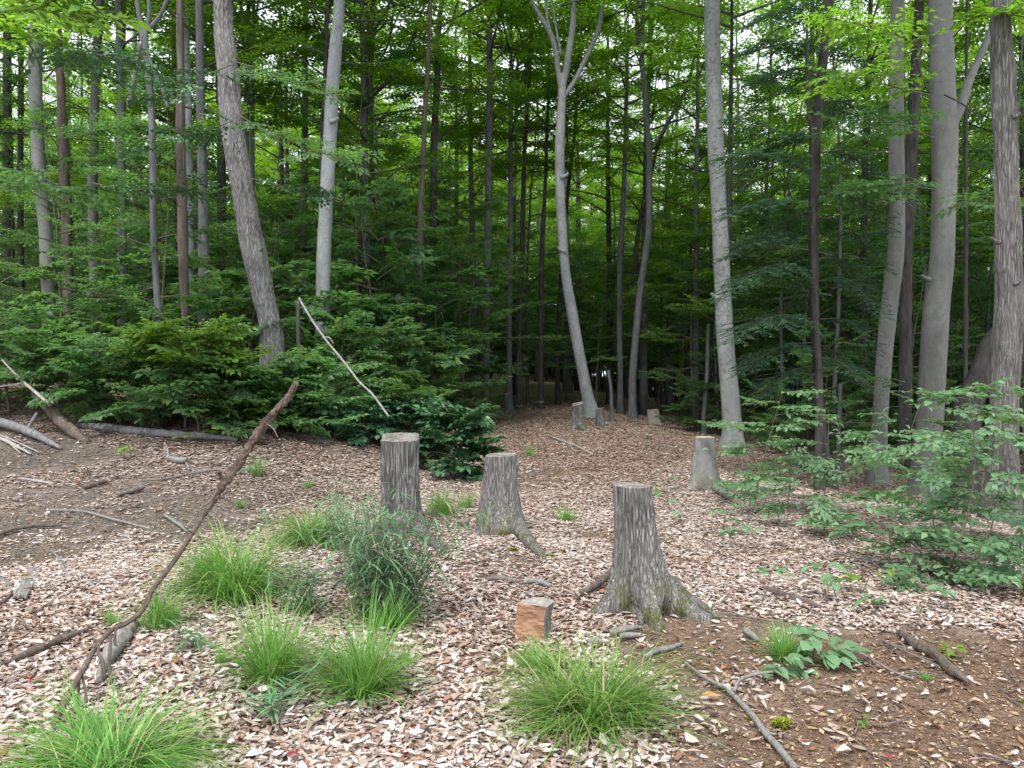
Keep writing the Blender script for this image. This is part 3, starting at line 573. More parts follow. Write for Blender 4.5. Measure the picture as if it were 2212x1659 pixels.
for i, (lab, pts, Y, mt) in enumerate((
    ('thin dark trunk in deep shade left of the slender forked tree', [(258, 120, 15), (262, 250, 18), (262, 350, 17), (266, 500, 16), (268, 640, 17)], 20, 'greybark'),
    ('very thin upright trunk in the shade by the picture edge', [(48, 0, 10), (45, 200, 11), (44, 400, 12), (46, 600, 13)], 24, 'darkbark'),
    ('dim upright trunk just behind the reddish peeling trunk and its pale neighbour', [(428, 0, 12), (430, 200, 14), (432, 400, 15), (430, 600, 15)], 24, 'greybark'),
    ('thin grey trunk close behind the leaning rough-barked tree, with a pale twin', [(537, 0, 9), (535, 150, 10), (532, 330, 11), (530, 600, 12)], 24, 'greybark'),
    ('thin pale twin trunk right beside the thin grey trunk behind the leaning tree', [(548, 0, 8), (546, 120, 9), (544, 330, 11), (546, 600, 12)], 25, 'beech_brown'),
    ('black slim trunk touching the edge of the smooth pale grey tree', [(708, 0, 9), (702, 160, 9), (695, 333, 9), (690, 600, 10)], 21, 'darkbark'),
    ('faint grey trunk between the near-black trunk and the pale slim one', [(803, 330, 9), (801, 450, 11), (800, 553, 12), (798, 700, 13)], 29, 'greybark'),
    ('slim dark trunk seen right of the lone blue-grey trunk, first of three', [(1104, 180, 8), (1103, 333, 10), (1103, 553, 11), (1100, 700, 13), (1100, 790, 13)], 29, 'greybark'),
    ('slim reddish-black trunk in the middle of the gap behind the clearing', [(1143, 180, 8), (1133, 333, 9), (1128, 553, 11), (1123, 700, 12), (1121, 790, 12)], 30, 'darkbark'),
    ('slim dark trunk nearest to the forked beech on its shaded side', [(1184, 210, 7), (1178, 400, 8), (1170, 553, 11), (1168, 700, 12), (1168, 800, 12)], 30, 'darkbark'),
    ('thin dark trunk peeping out right behind the curved forked beech', [(1240, 300, 7), (1228, 400, 8), (1212, 600, 10), (1205, 760, 11)], 33, 'darkbark'),
    ('thin shaded trunk between the forked beech and the two-stemmed grey trunk', [(1355, 160, 6), (1352, 250, 8), (1348, 400, 10), (1340, 553, 12), (1338, 700, 13), (1340, 790, 13)], 30, 'greybark'),
    ('thin leaning trunk crossing behind the two-stemmed grey trunk', [(1480, 200, 7), (1430, 290, 8), (1405, 380, 8), (1380, 490, 9), (1372, 620, 10)], 31, 'darkbark'),
    ('thin grey trunk with bark showing just behind the lichen-patched tree', [(1578, 280, 9), (1576, 400, 11), (1574, 520, 12), (1570, 700, 12), (1600, 900, 12)], 22, 'darkbark'),
    ('slim dark trunk in the shade between the low cut stump and the clearing edge', [(1530, 700, 8), (1527, 800, 9), (1520, 900, 10)], 24, 'greybark'),
    ('slender upright stem in the bright gap behind the stout beech', [(2087, 250, 6), (2086, 450, 7), (2086, 650, 8), (2085, 860, 9)], 15, 'darkbark'),
    ('thin trunk standing in the shade in front of the hemlock foot', [(1815, 830, 8), (1812, 920, 8), (1810, 1010, 9)], 14, 'greybark'),
    ('thin crooked sapling trunk beside the small stump at the back', [(1314, 800, 7), (1320, 840, 7), (1321, 880, 8), (1322, 916, 9)], 24, 'greybark'),
    ('thin dark pole of a tree standing close beside the leaning birch pole', [(643, 650, 9), (645, 740, 10), (648, 820, 11)], 13, 'darkbark'))):
    hero('slim_tree', lab, pts, Y, mt, 16 if pts[0][1] < 400 else None, 10, None, 9.5 if pts[0][1] < 400 else None, nseg=26, cs=.85)
for T_, b_, Y_, m_, ll in ((T1, b1, 14.5, 'rough', ((508, 330, 1), (560, 540, 1), (490, 190, -1))), (T2, b2, 16.5, 'beech', ((722, 260, 1), (700, 420, -1))), (T14, b14, 18.2, 'beech_lichen', ((1556, 70, 1), (1562, 470, 1), (1545, 640, -1))), (T18, b18, 12.8, 'beech_brown', ((2062, 360, 1), (2000, 600, -1), (2038, 740, 1))), (T19, b19, 8.9, 'ridged', ((2196, 250, 1), (2150, 520, -1), (2198, 610, 1))), (T12, b12, 24.8, 'beech', ((1219, 380, 1), (1214, 540, -1)))):
    for px_, py_, sg_ in ll: limb(T_, b_, [(px_ - sg_ * 8, py_ + 4, 12), (px_ + sg_ * 2, py_, 8), (px_ + sg_ * 9, py_ - 6, 5)], Y_ - .12, m_, -.05, 8, 'branch_stub', 8)
# leafy boughs hanging into view; the darkest carry shade in their leaf colour
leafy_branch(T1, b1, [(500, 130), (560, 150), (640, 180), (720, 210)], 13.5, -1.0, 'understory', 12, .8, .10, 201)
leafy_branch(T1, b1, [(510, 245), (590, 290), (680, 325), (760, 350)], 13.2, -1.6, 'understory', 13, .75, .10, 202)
leafy_branch(T1, b1, [(500, 140), (430, 170), (380, 205), (330, 200)], 13.0, -1.5, 'bush_and_shade', 12, .8, .10, 203)
leafy_branch(T1, b1, [(520, 380), (600, 400), (660, 415), (720, 430)], 14.5, -.4, 'bush_and_shade', 10, .9, .11, 206)
leafy_branch(T1, b1, [(505, 260), (450, 280), (400, 290), (350, 310)], 13.6, -.8, 'bush_and_shade', 10, .8, .10, 207)
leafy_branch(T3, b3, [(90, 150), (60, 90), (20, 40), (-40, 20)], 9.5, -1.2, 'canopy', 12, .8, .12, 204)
leafy_branch(T3, b3, [(95, 175), (140, 130), (200, 110), (270, 130)], 9.5, -1.0, 'bush_and_shade', 13, .8, .11, 205)
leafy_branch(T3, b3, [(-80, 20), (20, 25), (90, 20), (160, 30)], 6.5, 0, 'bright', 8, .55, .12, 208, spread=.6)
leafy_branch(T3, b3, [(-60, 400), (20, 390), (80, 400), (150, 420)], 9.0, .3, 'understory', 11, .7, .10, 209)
leafy_branch(T4, b4, [(200, 395), (270, 410), (340, 405), (420, 400)], 13.5, -.6, 'bush_and_shade', 9, .7, .10, 210)
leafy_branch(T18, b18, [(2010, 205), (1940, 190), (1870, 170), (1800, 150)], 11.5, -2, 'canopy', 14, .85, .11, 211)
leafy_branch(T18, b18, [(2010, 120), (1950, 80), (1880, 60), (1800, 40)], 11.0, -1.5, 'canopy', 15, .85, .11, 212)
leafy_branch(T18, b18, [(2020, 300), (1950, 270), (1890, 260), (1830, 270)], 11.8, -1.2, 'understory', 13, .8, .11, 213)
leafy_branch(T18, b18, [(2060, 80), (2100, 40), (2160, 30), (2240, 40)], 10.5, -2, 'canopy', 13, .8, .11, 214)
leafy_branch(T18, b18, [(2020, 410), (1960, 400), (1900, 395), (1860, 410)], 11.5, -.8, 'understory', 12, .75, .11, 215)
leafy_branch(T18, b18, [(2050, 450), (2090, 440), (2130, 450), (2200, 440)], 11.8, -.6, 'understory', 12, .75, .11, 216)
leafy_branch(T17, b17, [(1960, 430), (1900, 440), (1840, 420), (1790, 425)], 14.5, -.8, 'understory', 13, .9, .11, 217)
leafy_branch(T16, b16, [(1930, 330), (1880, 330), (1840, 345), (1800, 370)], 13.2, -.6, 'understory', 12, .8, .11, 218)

# ------------------------------------------------------------------ hemlock boughs
def hemlock_bough(t, base, pts, Y, dY, seed, w0=.012, dens=1.0):
    r = rng(seed); q = smooth_path([P(a, b, Y + dY * i / (len(pts) - 1)) for i, (a, b) in enumerate(pts)], 22)
    Lq = np.sum(np.linalg.norm(np.diff(q, axis=0), axis=1)); ax = norm(np.gradient(q, axis=0))
    pos, X, Z, L, W, wood = [], [], [], [], [], [tube(q, np.linspace(w0, w0 * .2, 22), 5)]
    nt_ = int(Lq / .055 * dens)
    for k in range(nt_):
        s = .12 + .88 * k / nt_; i = min(int(s * 21), 20); p = q[i] + (q[i + 1] - q[i]) * (s * 21 - i); a0 = math.atan2(ax[i][1], ax[i][0]); sg = 1 if k % 2 else -1
        l2 = Lq * .42 * (1.12 - s) * r.uniform(.7, 1.2) + .08; a1 = a0 + sg * r.uniform(.7, 1.1); d = np.array([math.cos(a1), math.sin(a1), r.normal(-.18, .12)])
        n2 = max(3, int(l2 / .022))
        for j in range(n2):
            u = (j + .5) / n2; pp = p + d * l2 * u + np.array([0, 0, -.12 * l2 * u * u]); s2 = 1 if j % 2 else -1; a2 = a1 + s2 * r.uniform(.6, 1.1)
            pos.append(pp); X.append([math.cos(a2), math.sin(a2), r.normal(-.2, .15)]); Z.append([r.normal(0, .25), r.normal(0, .25), 1]); L.append((.10 * (1 - u) + .04) * r.uniform(.7, 1.3)); W.append(.019)
        wood.append(tube(np.stack([p, p + d * l2 * .5 + [0, 0, -.03 * l2], p + d * l2 + [0, 0, -.12 * l2]]), [.003, .002, .001], 3, caps=False))
    T = (np.array([[0, .5, 0], [.75, .5, 0], [1, 0, -.1], [.75, -.5, 0], [0, -.5, 0]], float), [np.array([[4, 3, 2, 1, 0]])])
    lv = place(T, np.array(pos), np.array(X), np.array(Z), np.array(L), np.array(W))
    b = obj('bough', mesh('bough', shift(join(wood), base), M['darktwig']), t); obj('needles', mesh('needles', shift(lv, base), M['hemlock']), b)
for k, (pts, dY) in enumerate((
    ([(1765, 300), (1700, 290), (1630, 265), (1580, 250)], -1.0), ([(1762, 380), (1690, 345), (1620, 330), (1560, 340)], -1.4), ([(1760, 300), (1690, 310), (1640, 350), (1600, 420)], -.6),
    ([(1758, 480), (1690, 440), (1630, 440), (1570, 470)], -1.2), ([(1758, 520), (1690, 500), (1640, 520), (1560, 560)], -.9), ([(1758, 600), (1690, 570), (1630, 590), (1560, 650)], -1.3),
    ([(1760, 690), (1690, 680), (1640, 700), (1580, 740)], -1.5), ([(1762, 740), (1700, 745), (1650, 770), (1600, 810)], -1.2), ([(1764, 790), (1710, 800), (1670, 830), (1640, 860)], -.8),
    ([(1764, 330), (1820, 330), (1880, 370), (1910, 420)], -.8), ([(1760, 420), (1830, 420), (1880, 460), (1920, 520)], -1.2), ([(1758, 520), (1830, 500), (1880, 540), (1920, 590)], -.5),
    ([(1758, 610), (1820, 600), (1870, 640), (1910, 690)], -1.1), ([(1760, 690), (1820, 690), (1860, 720), (1900, 770)], -.7), ([(1764, 770), (1810, 780), (1850, 810), (1890, 850)], -1.0),
    ([(1775, 170), (1720, 150), (1660, 165), (1600, 190)], -.8), ([(1785, 60), (1730, 30), (1670, 30), (1610, 60)], -.8), ([(1780, 120), (1730, 95), (1660, 90), (1600, 120)], -.5), ([(1780, 140), (1830, 120), (1870, 150), (1900, 200)], -.6), ([(1770, 220), (1820, 220), (1860, 250), (1890, 300)], .8),
    ([(1762, 450), (1720, 470), (1690, 500), (1650, 560)], 1.0), ([(1762, 640), (1720, 640), (1690, 680), (1650, 700)], 1.2), ([(1762, 560), (1800, 560), (1840, 600), (1870, 640)], 1.2), ([(1762, 740), (1800, 760), (1830, 790), (1850, 830)], 1.0))):
    hemlock_bough(T15, b15, pts, 12.2, dY, 300 + k)
hero('bare_hemlock', 'thin bare hemlock stem with short dead side twigs close beside the hemlock trunk', [(1742, 40, 5), (1744, 160, 7), (1747, 240, 8), (1755, 290, 10), (1756, 420, 13), (1757, 553, 14), (1762, 700, 15), (1770, 830, 16)], 11.6, 'darkbark', None, 10, None, None)

# ------------------------------------------------------------------ stumps
def stump(name, label, foot, top_py, w_top, w_base, lobes, mat, cap_mat, dtop=0.0, step=0.0, tilt=0.0, K=150, n=90, amp=.014, seed=1, group=None, roots=(), sc=9):
    g = G(*foot); Y = g[1]; top = P(foot[0] + dtop, top_py, Y); h = top[2] - g[2]; r1, r0 = w_top / 2 / F * Y, w_base / 2 / F * Y
    th = np.linspace(0, 2 * np.pi, K, endpoint=False)[None]; z = np.concatenate([[-.12], np.linspace(0, 1, n - 1) ** 1.25 * h])[:, None]
    zc = np.clip(z, 0, None); t = zc / h
    r = r1 + (r0 - r1) * (1 - t) ** 1.3
    for az, a, wd, zk in lobes:
        d = (th - az + np.pi) % (2 * np.pi) - np.pi
        r = r + a * np.exp(-(d / (wd * (1 + 1.2 * zc / zk))) ** 2) * np.exp(-zc / zk)
    f = sc; x, y = np.cos(th) * f * .35, np.sin(th) * f * .35; w = .5 * noise(x * .6, y * .6, z * 2.5, seed + 9)
    ridge = 1 - 2.1 * np.abs(noise(x * 2.2 + w, y * 2.2 + w, z * 3.0, seed)) + .5 * noise(x * 5, y * 5, z * 8, seed + 1)
    r = r + amp * ridge + .012 * noise(x * .5, y * .5, z * 3, seed + 3)
    ax = (top[0] - g[0]) * t
    zo = tilt * np.cos(th) + step * (S((np.sin(th) - .1) / .15) - .5) + .004 * noise(np.cos(th) * 9, np.sin(th) * 9, 0, seed + 4)
    V = np.stack([ax + np.cos(th) * r, np.sin(th) * r, z + zo * t ** 8 + 0 * th], -1).reshape(-1, 3)
    i, j = np.meshgrid(np.arange(n - 1), np.arange(K), indexing='ij'); j2 = (j + 1) % K
    Q = np.stack([i * K + j, i * K + j2, (i + 1) * K + j2, (i + 1) * K + j], -1).reshape(-1, 4)
    T = thing(name, label, 'stump', g, 0, group); obj('trunk', mesh('trunk', (V, [Q]), M[mat]), T)
    rr = r[-1][None] * np.linspace(1, 0.02, 14)[:, None]; q = np.linspace(1, 0, 14)[:, None]
    zz = h + (tilt * np.cos(th) * q + step * (S((np.sin(th) * q - .1) / .15) - .5) + .004 * noise(np.cos(th) * 9 * q, np.sin(th) * 9 * q, 0, seed + 4)) + .003 * (1 - q) + 0 * th
    V = np.stack([ax[-1] + np.cos(th) * rr, np.sin(th) * rr, zz], -1).reshape(-1, 3); V[:, 2] -= h; V[:, 0] -= ax[-1][0]
    i, j = np.meshgrid(np.arange(13), np.arange(K), indexing='ij'); j2 = (j + 1) % K
    Q = np.stack([i * K + j, i * K + j2, (i + 1) * K + j2, (i + 1) * K + j], -1).reshape(-1, 4)
    obj('cut_top', mesh('cut_top', (V, [Q]), M[cap_mat], False), T, (float(ax[-1][0]), 0, h))
    for k, rt in enumerate(roots):                           # roots that run on over the soil: picture points with widths
        q = np.array([(*G(a, b), c / 2 / F * G(a, b)[1]) for a, b, c in rt]); q[:, 2] += q[:, 3] * .45 + .025; q[0, 2] += .05; q[-1, 2] -= .035
        q = smooth_path(q, 20); obj('root', mesh('root', shift(tube(q[:, :3], q[:, 3], 14, ridges(5, 4, .004, seed + k)), g), M[mat]), T)
    return T, g
PI = math.pi
stump('tree_stump', 'tall dark grey stump with a stepped lichen-speckled cut top rising behind the reedy grass', (866, 1150), 944, 76, 86, ((-.6, .07, .5, .12), (.5, .05, .5, .1), (2.6, .05, .5, .1)), 'stumpdark', 'cutgrey', -2, .055, 0, seed=3, roots=([(905, 1165, 30), (940, 1185, 22), (968, 1200, 12)],))
stump('tree_stump', 'mossy-footed middle stump with one long root creeping towards the split log', (1079, 1150), 982, 62, 88, ((-.75, .16, .42, .13), (-2.6, .10, .5, .16), (-1.6, .06, .35, .12), (.9, .08, .4, .1)), 'stump', 'cutgrey', 4, .01, .008, seed=11, roots=([(1112, 1152, 36), (1142, 1180, 28), (1165, 1203, 20), (1180, 1216, 10)],))
stump('tree_stump', 'nearest ridged grey stump with spreading buttress roots beside the split orange log', (1384, 1312), 1048, 76, 100, ((-.42, .34, .24, .13), (-1.42, .25, .22, .15), (-2.75, .27, .24, .13), (.8, .12, .4, .12)), 'stump', 'cutgrey', -20, .0, -.004, seed=21, amp=.014, sc=10, roots=([(1442, 1292, 44), (1480, 1308, 34), (1520, 1325, 20), (1555, 1338, 9)], [(1385, 1318, 38), (1386, 1335, 30), (1384, 1350, 16)], [(1335, 1302, 26), (1312, 1316, 18), (1295, 1326, 8)]))
stump('tree_stump', 'smooth grey stump flecked with shelf fungus beside the leafy saplings and lichen-patched tree', (1523, 1056), 944, 42, 52, ((-2.7, .16, .4, .14), (-.5, .16, .4, .12), (-1.5, .05, .4, .12)), 'stumpsmooth', 'cutpale', -1, .0, .0, seed=31, amp=.003, K=80, n=50, roots=([(1545, 1068, 20), (1580, 1085, 15), (1625, 1110, 8)],))
stump('tree_stump', 'mossy dark stump at the foot of the curved forked beech', (1250, 928), 872, 22, 26, ((-2.4, .12, .4, .15), (-.8, .15, .4, .1)), 'stumpdark', 'cutgrey', -2, .06, .03, seed=41, amp=.02, K=60, n=36)
stump('tree_stump', 'thin pale-sided stump just beyond the foot of the forked beech', (1296, 922), 882, 15, 18, ((-.6, .08, .4, .1),), 'greybark', 'cutgrey', 0, .0, .02, seed=42, amp=.015, K=48, n=30)
stump('tree_stump', 'pale broken-edged little stump farthest back in the dark beyond the clearing', (1412, 916), 886, 24, 27, ((-.6, .08, .4, .1),), 'paletwig', 'cutgrey', -1, .05, .02, seed=43, amp=.02, K=48, n=30)
stump('post_stump', 'narrow leaning grey stub standing alone at the mossy back edge of the clearing', (1097, 890), 850, 9, 11, ((-.6, .03, .4, .1),), 'greybark', 'cutgrey', -4, .03, .02, seed=44, amp=.008, K=36, n=26)
stump('broken_snag', 'jagged grey dead stub rising above the leafy bush near the birch pole', (766, 868), 722, 14, 24, ((-.6, .08, .4, .2),), 'greylog', 'cutgrey', -12, .12, .05, seed=45, amp=.02, K=48, n=34)
stump('low_stub', 'small dark rotten stub low in the soil between the two tall stumps', (1001, 1140), 1126, 22, 26, ((-.6, .02, .4, .1),), 'darktwig', 'cutgrey', 0, .0, .0, seed=46, amp=.006, K=48, n=20)
stump('low_stub', 'low grey cut stub sunk in the soil near the split orange log', (1285, 1396), 1383, 30, 36, ((-.6, .02, .4, .1),), 'stump', 'cutgrey', 0, .0, .0, seed=47, amp=.004, K=56, n=20)
stump('low_stub', 'tiny dark stub on the far leaf litter before the lichen-patched tree', (1402, 952), 940, 9, 11, ((-.6, .02, .4, .1),), 'darktwig', 'cutgrey', 0, .02, .0, seed=48, amp=.006, K=32, n=16)

# ------------------------------------------------------------------ split log
def split_log():
    a, b = G(1117, 1384), G(1176, 1386); Y = a[1]; g = G(1150, 1384); w = (b[0] - a[0]) * 1.12; h = 82 / F * Y; d = .17
    T = thing('firewood_log', 'short split log standing on end with a fresh orange split face and grey bark side', 'log', g, 0)
    r = rng(7); n, m = 24, 30
    x = np.linspace(-.5, .5, n) * w; z = np.linspace(0, 1, m) * h
    Xg, Zg = np.meshgrid(x, z); dep = .006 * noise(Xg * 30, Zg * 90, 0, 3) + .008 * noise(Xg * 12, Zg * 14, 0, 5); lean = .02 * Zg / h
    sh = -.012 * np.sin(Zg / h * 3) + (Zg / h) * .006
    f = np.stack([Xg + sh, dep - .03 + lean, Zg - .01 + .004 * noise(Xg * 40, 0, 0, 2) * (Zg > .9 * h)], -1)
    i, j = np.meshgrid(np.arange(m - 1), np.arange(n - 1), indexing='ij'); Q = np.stack([i * n + j, i * n + j + 1, (i + 1) * n + j + 1, (i + 1) * n + j], -1).reshape(-1, 4)
    obj('split_face', mesh('split_face', (f.reshape(-1, 3), [Q]), M['split']), T)
    # bark: an arc from the front right edge round the back to the front left edge
    s = np.linspace(0, 1, 40); ex = np.stack([w * .5 + .03 * np.sin(s * PI) ** .6 - s * w - .03 * 0, -.03 + d * np.sin(s * PI) ** .62], -1)
    ex[:, 0] = w * .5 * np.cos(s * PI) + (.035 * np.sin(s * PI) * (1 - s)) ; mm = 26
    zz = np.linspace(0, 1, mm)
    Sg, Zg = np.meshgrid(s, zz); bx = np.interp(Sg, s, ex[:, 0]); by = np.interp(Sg, s, ex[:, 1])
    am = 1 + .05 * noise(Sg * 22, Zg * 5, 0, 8) + .03 * noise(Sg * 50, Zg * 14, 0, 9)
    am = np.where((Sg < .02) | (Sg > .98), 1.0, am)
    V = np.stack([bx * am - .012 * np.sin(Zg * 3) + Zg * .006, by * am + .02 * Zg, Zg * h * (1 + .008 * noise(Sg * 12, 0, 0, 1)) - .01], -1)
    i, j = np.meshgrid(np.arange(mm - 1), np.arange(39), indexing='ij'); Q = np.stack([i * 40 + j, i * 40 + j + 1, (i + 1) * 40 + j + 1, (i + 1) * 40 + j], -1).reshape(-1, 4)
    obj('bark', mesh('bark', (V.reshape(-1, 3), [Q]), M['greylog']), T)
    rim = V[-1]; c = rim.mean(0) + [0, 0, .004]; rings = np.stack([c + (rim - c) * q for q in (1, .75, .5, .25, .03)])
    i, j = np.meshgrid(np.arange(4), np.arange(40), indexing='ij'); j2 = (j + 1) % 40
    Q = np.stack([i * 40 + j, i * 40 + j2, (i + 1) * 40 + j2, (i + 1) * 40 + j], -1).reshape(-1, 4)
    obj('cut_top', mesh('cut_top', (rings.reshape(-1, 3), [Q]), M['paletwig'], False), T)
    T.rotation_euler = (0, 0, R(-22))
split_log()

# ------------------------------------------------------------------ fallen sticks and logs
def stick(name, label, pts, mat, cat='stick', lift=.026, k=8, group=None, rough=.24, n=34, sides=(), sink=.5):
    """Lies on the ground along picture points (x, y, width[, height above ground])."""
    def line(pp, n):
        q = []
        for p in pp:
            g = G(p[0], p[1]); w = p[2] / 2 / F * g[1]; q.append((*(g + [0, 0, w * (1 - sink) + lift + (p[3] if len(p) > 3 else 0)]), w))
        return smooth_path(np.array(q), n)
    q = line(pts, n); b = q[n // 2, :3].copy(); T = thing(name, label, cat, b, 0, group)
    seed = int(abs(pts[0][0]) * 7 + pts[0][1]) % 97; am = rough * np.mean(q[:, 3])
    obj('stem', mesh('stem', shift(tube(q[:, :3], q[:, 3], k, lumps(am, 9, seed)), b), M[mat]), T)
    for sd in sides:
        q = line(sd, 14); obj('twig', mesh('twig', shift(tube(q[:, :3], q[:, 3], 6, lumps(rough * np.mean(q[:, 3]), 9, seed)), b), M[mat]), T)
    return T
stick('forked_branch', 'pale crooked dead branch lying forked on the bare soil', [(1476, 1440, 5), (1518, 1473, 7), (1572, 1506, 10), (1618, 1553, 13), (1652, 1599, 14), (1682, 1633, 15), (1716, 1675, 15)], 'greystick', 'branch', sides=([(1585, 1508, 8), (1598, 1490, 7, .02), (1635, 1476, 7, .02), (1675, 1472, 6, .02), (1694, 1466, 5, .03)], [(1640, 1592, 8), (1670, 1600, 6), (1697, 1598, 4)]), k=10)
stick('rotten_log', 'mossy rotten little log lying slanted on reddish soil and leaves', [(1940, 1376, 8), (1952, 1384, 19), (1985, 1408, 17), (2030, 1435, 21), (2062, 1464, 24), (2076, 1476, 16), (2092, 1487, 5)], 'darktwig', 'log', k=18, rough=.42, n=60, sink=.75)
stick('short_stick', 'short pale stick curving on the soil before the nearest stump', [(1395, 1430, 9), (1420, 1418, 12), (1450, 1412, 11), (1476, 1401, 8)], 'greystick', k=9)
stick('short_stick', 'stubby grey stick lying close under the nearest stump root', [(1318, 1378, 12), (1345, 1372, 13), (1378, 1366, 9)], 'greystick', k=9)
stick('short_stick', 'second stubby grey stick just below the first under the nearest stump root', [(1338, 1388, 13), (1360, 1385, 14), (1384, 1384, 10)], 'greystick', k=9)
stick('dark_stick', 'dark broken stick propped against the side of the nearest stump', [(1255, 1293, 10), (1285, 1283, 15, .02), (1312, 1272, 15, .05), (1330, 1262, 9, .08)], 'darktwig', k=10, rough=.25)
stick('grey_stick', 'grey stick half sunk in leaves above the split orange log', [(1052, 1262, 9), (1080, 1258, 11), (1110, 1264, 11), (1128, 1262, 6)], 'twig', k=9)
stick('grey_stick', 'flat grey stick end showing in the leaves behind the split orange log', [(1130, 1268, 10), (1160, 1266, 12), (1190, 1276, 9)], 'greystick', k=9)
stick('fallen_log', 'short brown log half buried in litter below the leafy saplings', [(1650, 1276, 4), (1660, 1281, 14), (1690, 1293, 18), (1730, 1306, 17), (1762, 1317, 12), (1772, 1322, 3)], 'redwood', 'log', k=16, rough=.4, n=50, sink=1.1)
stick('long_twig', 'long thin pale stick lying across the far litter of the clearing', [(1188, 946, 5), (1215, 957, 6), (1240, 966, 6), (1280, 985, 5)], 'paletwig', sides=([(1232, 962, 3), (1236, 975, 3)],))
stick('fallen_log', 'long pale barkless log lying along the foot of the leafy bank', [(175, 926, 13), (240, 933, 17), (300, 940, 18), (370, 946, 17), (433, 950, 15), (515, 955, 8)], 'greylog', 'log', k=12)
stick('bent_log', 'smooth silvery curved log entering by the picture edge on the dark soil', [(-60, 922, 21, .10), (0, 934, 20, .09), (40, 942, 18, .07), (85, 957, 16, .04), (133, 975, 6, 0)], 'greylog', 'log', k=16, rough=.06, sides=([(60, 948, 8, .1), (72, 936, 9, .16), (80, 928, 7, .2)],))
stick('frayed_branch', 'splintered pale branch under the silvery curved log', [(-40, 938, 8), (10, 957, 8), (40, 972, 7), (66, 986, 4)], 'paletwig', 'branch', sides=([(0, 945, 4.5), (40, 962, 4), (84, 982, 3)], [(20, 962, 4), (45, 985, 3)]))
def lean(name, label, pts, mat, cat, k=9, rough=.12, n=40, kids=(), disp=None, grp=None):
    """A stick held up in the air: picture points (x, y, width, distance)."""
    f = lambda pp, m: smooth_path(np.array([(*P(a, b, Y), w / 2 / F * Y) for a, b, w, Y in pp]), m)
    q = f(pts, n); b = q[-1, :3].copy(); b[2] = float(H(b[0], b[1])); T = thing(name, label, cat, b, 0, grp)
    am = rough * np.mean(q[:, 3])
    obj('stem', mesh('stem', shift(tube(q[:, :3], q[:, 3], k, disp or lumps(am, 7, int(pts[0][1]) % 50)), b), M[mat]), T)
    for nm, pp, m2 in kids:
        q2 = f(pp, 16); obj(nm, mesh(nm, shift(tube(q2[:, :3], q2[:, 3], 7, lumps(rough * np.mean(q2[:, 3]), 8, 3)), b), M[m2]), T)
    return T
def scal(th, z, r): return r * (.34 * noise(np.cos(th) * 2.5, np.sin(th) * 2.5, z * 38, 5) + .42 * noise(np.cos(th) * 5, np.sin(th) * 5, z * 75, 6)) * S((z - .0) / .05) * (1.0 - .75 * S((z - .85) / .25))
gb = G(62, 1662)[1]
lean('leaning_branch', 'long crooked dead branch with scaly red-brown upper end slanting up from the grass', [(641, 826, 10.9, 4.75), (620, 862, 14.3, 4.7), (597, 886, 15.1, 4.65), (572, 916, 16.0, 4.6), (550, 946, 16.8, 4.55), (528, 982, 16.8, 4.5), (506, 1016, 16.8, 4.45), (484, 1045, 17.6, 4.4), (468, 1072, 11.8, 4.38), (437, 1116, 10.9, 4.3), (410, 1160, 10.9, 4.22), (383, 1202, 10.9, 4.15), (355, 1240, 11.8, 4.08), (330, 1273, 10.9, 4.0), (307, 1318, 11.8, 3.93), (275, 1345, 10.1, 3.88), (240, 1362, 10.9, 3.8), (207, 1398, 10.9, 3.7), (185, 1438, 11.8, 3.6), (165, 1472, 12.6, 3.5), (140, 1520, 12.6, 3.4), (115, 1566, 12.6, 3.3), (92, 1612, 13.4, 3.2), (60, 1668, 14.3, gb)], 'scaly', 'branch', 16, n=320, disp=scal,
     kids=(('stub', [(484, 1040, 9, 4.4), (476, 1025, 11, 4.38), (474, 1018, 7, 4.36)], 'scaly'), ('side_twig', [(575, 915, 3, 4.6), (590, 925, 3, 4.55), (600, 945, 2, 4.5)], 'twig'), ('side_twig', [(415, 1150, 4, 4.23), (400, 1140, 3, 4.2), (388, 1120, 2, 4.2)], 'twig'), ('side_twig', [(330, 1273, 4, 4.0), (352, 1290, 3, 3.95), (356, 1310, 2, 3.95)], 'twig'), ('side_twig', [(468, 1062, 4, 4.38), (450, 1085, 4, 4.3), (432, 1098, 3, 4.25), (418, 1108, 2, 4.2)], 'twig'),
           ('rootlet', [(214, 1390, 7, 3.7), (213, 1410, 7, 3.68), (222, 1432, 9, 3.66), (226, 1470, 8, 3.64)], 'darktwig'), ('rootlet', [(240, 1362, 6, 3.8), (238, 1400, 7, 3.74), (236, 1440, 8, 3.68), (240, 1475, 7, 3.64)], 'darktwig'), ('rootlet', [(250, 1360, 5, 3.8), (248, 1385, 6, 3.78), (252, 1395, 5, 3.77)], 'darktwig'), ('rootlet', [(292, 1330, 4, 3.92), (293, 1350, 4, 3.9), (294, 1366, 3, 3.9)], 'darktwig'),
           ('rootlet', [(172, 1464, 6, 3.52), (170, 1490, 6, 3.5), (168, 1525, 4, 3.47)], 'darktwig'), ('rootlet', [(178, 1462, 6, 3.55), (184, 1490, 6, 3.5), (186, 1518, 8, 3.47)], 'darktwig'), ('rootlet', [(128, 1545, 8, 3.36), (130, 1575, 9, 3.3), (140, 1600, 7, 3.26)], 'darktwig')))
stick('wood_chunk', 'thick weathered grey log piece lying under the leaning branch', [(290, 1362, 20), (272, 1385, 30), (250, 1415, 30), (228, 1450, 26), (214, 1486, 14)], 'greystick', 'log', k=16, rough=.35, n=50)
stick('dark_log', 'dark decaying stick half under leaves left of the leaning branch', [(190, 1372, 9), (140, 1392, 15), (95, 1412, 18), (50, 1432, 16), (15, 1444, 9)], 'darktwig', 'stick', k=10, rough=.25)
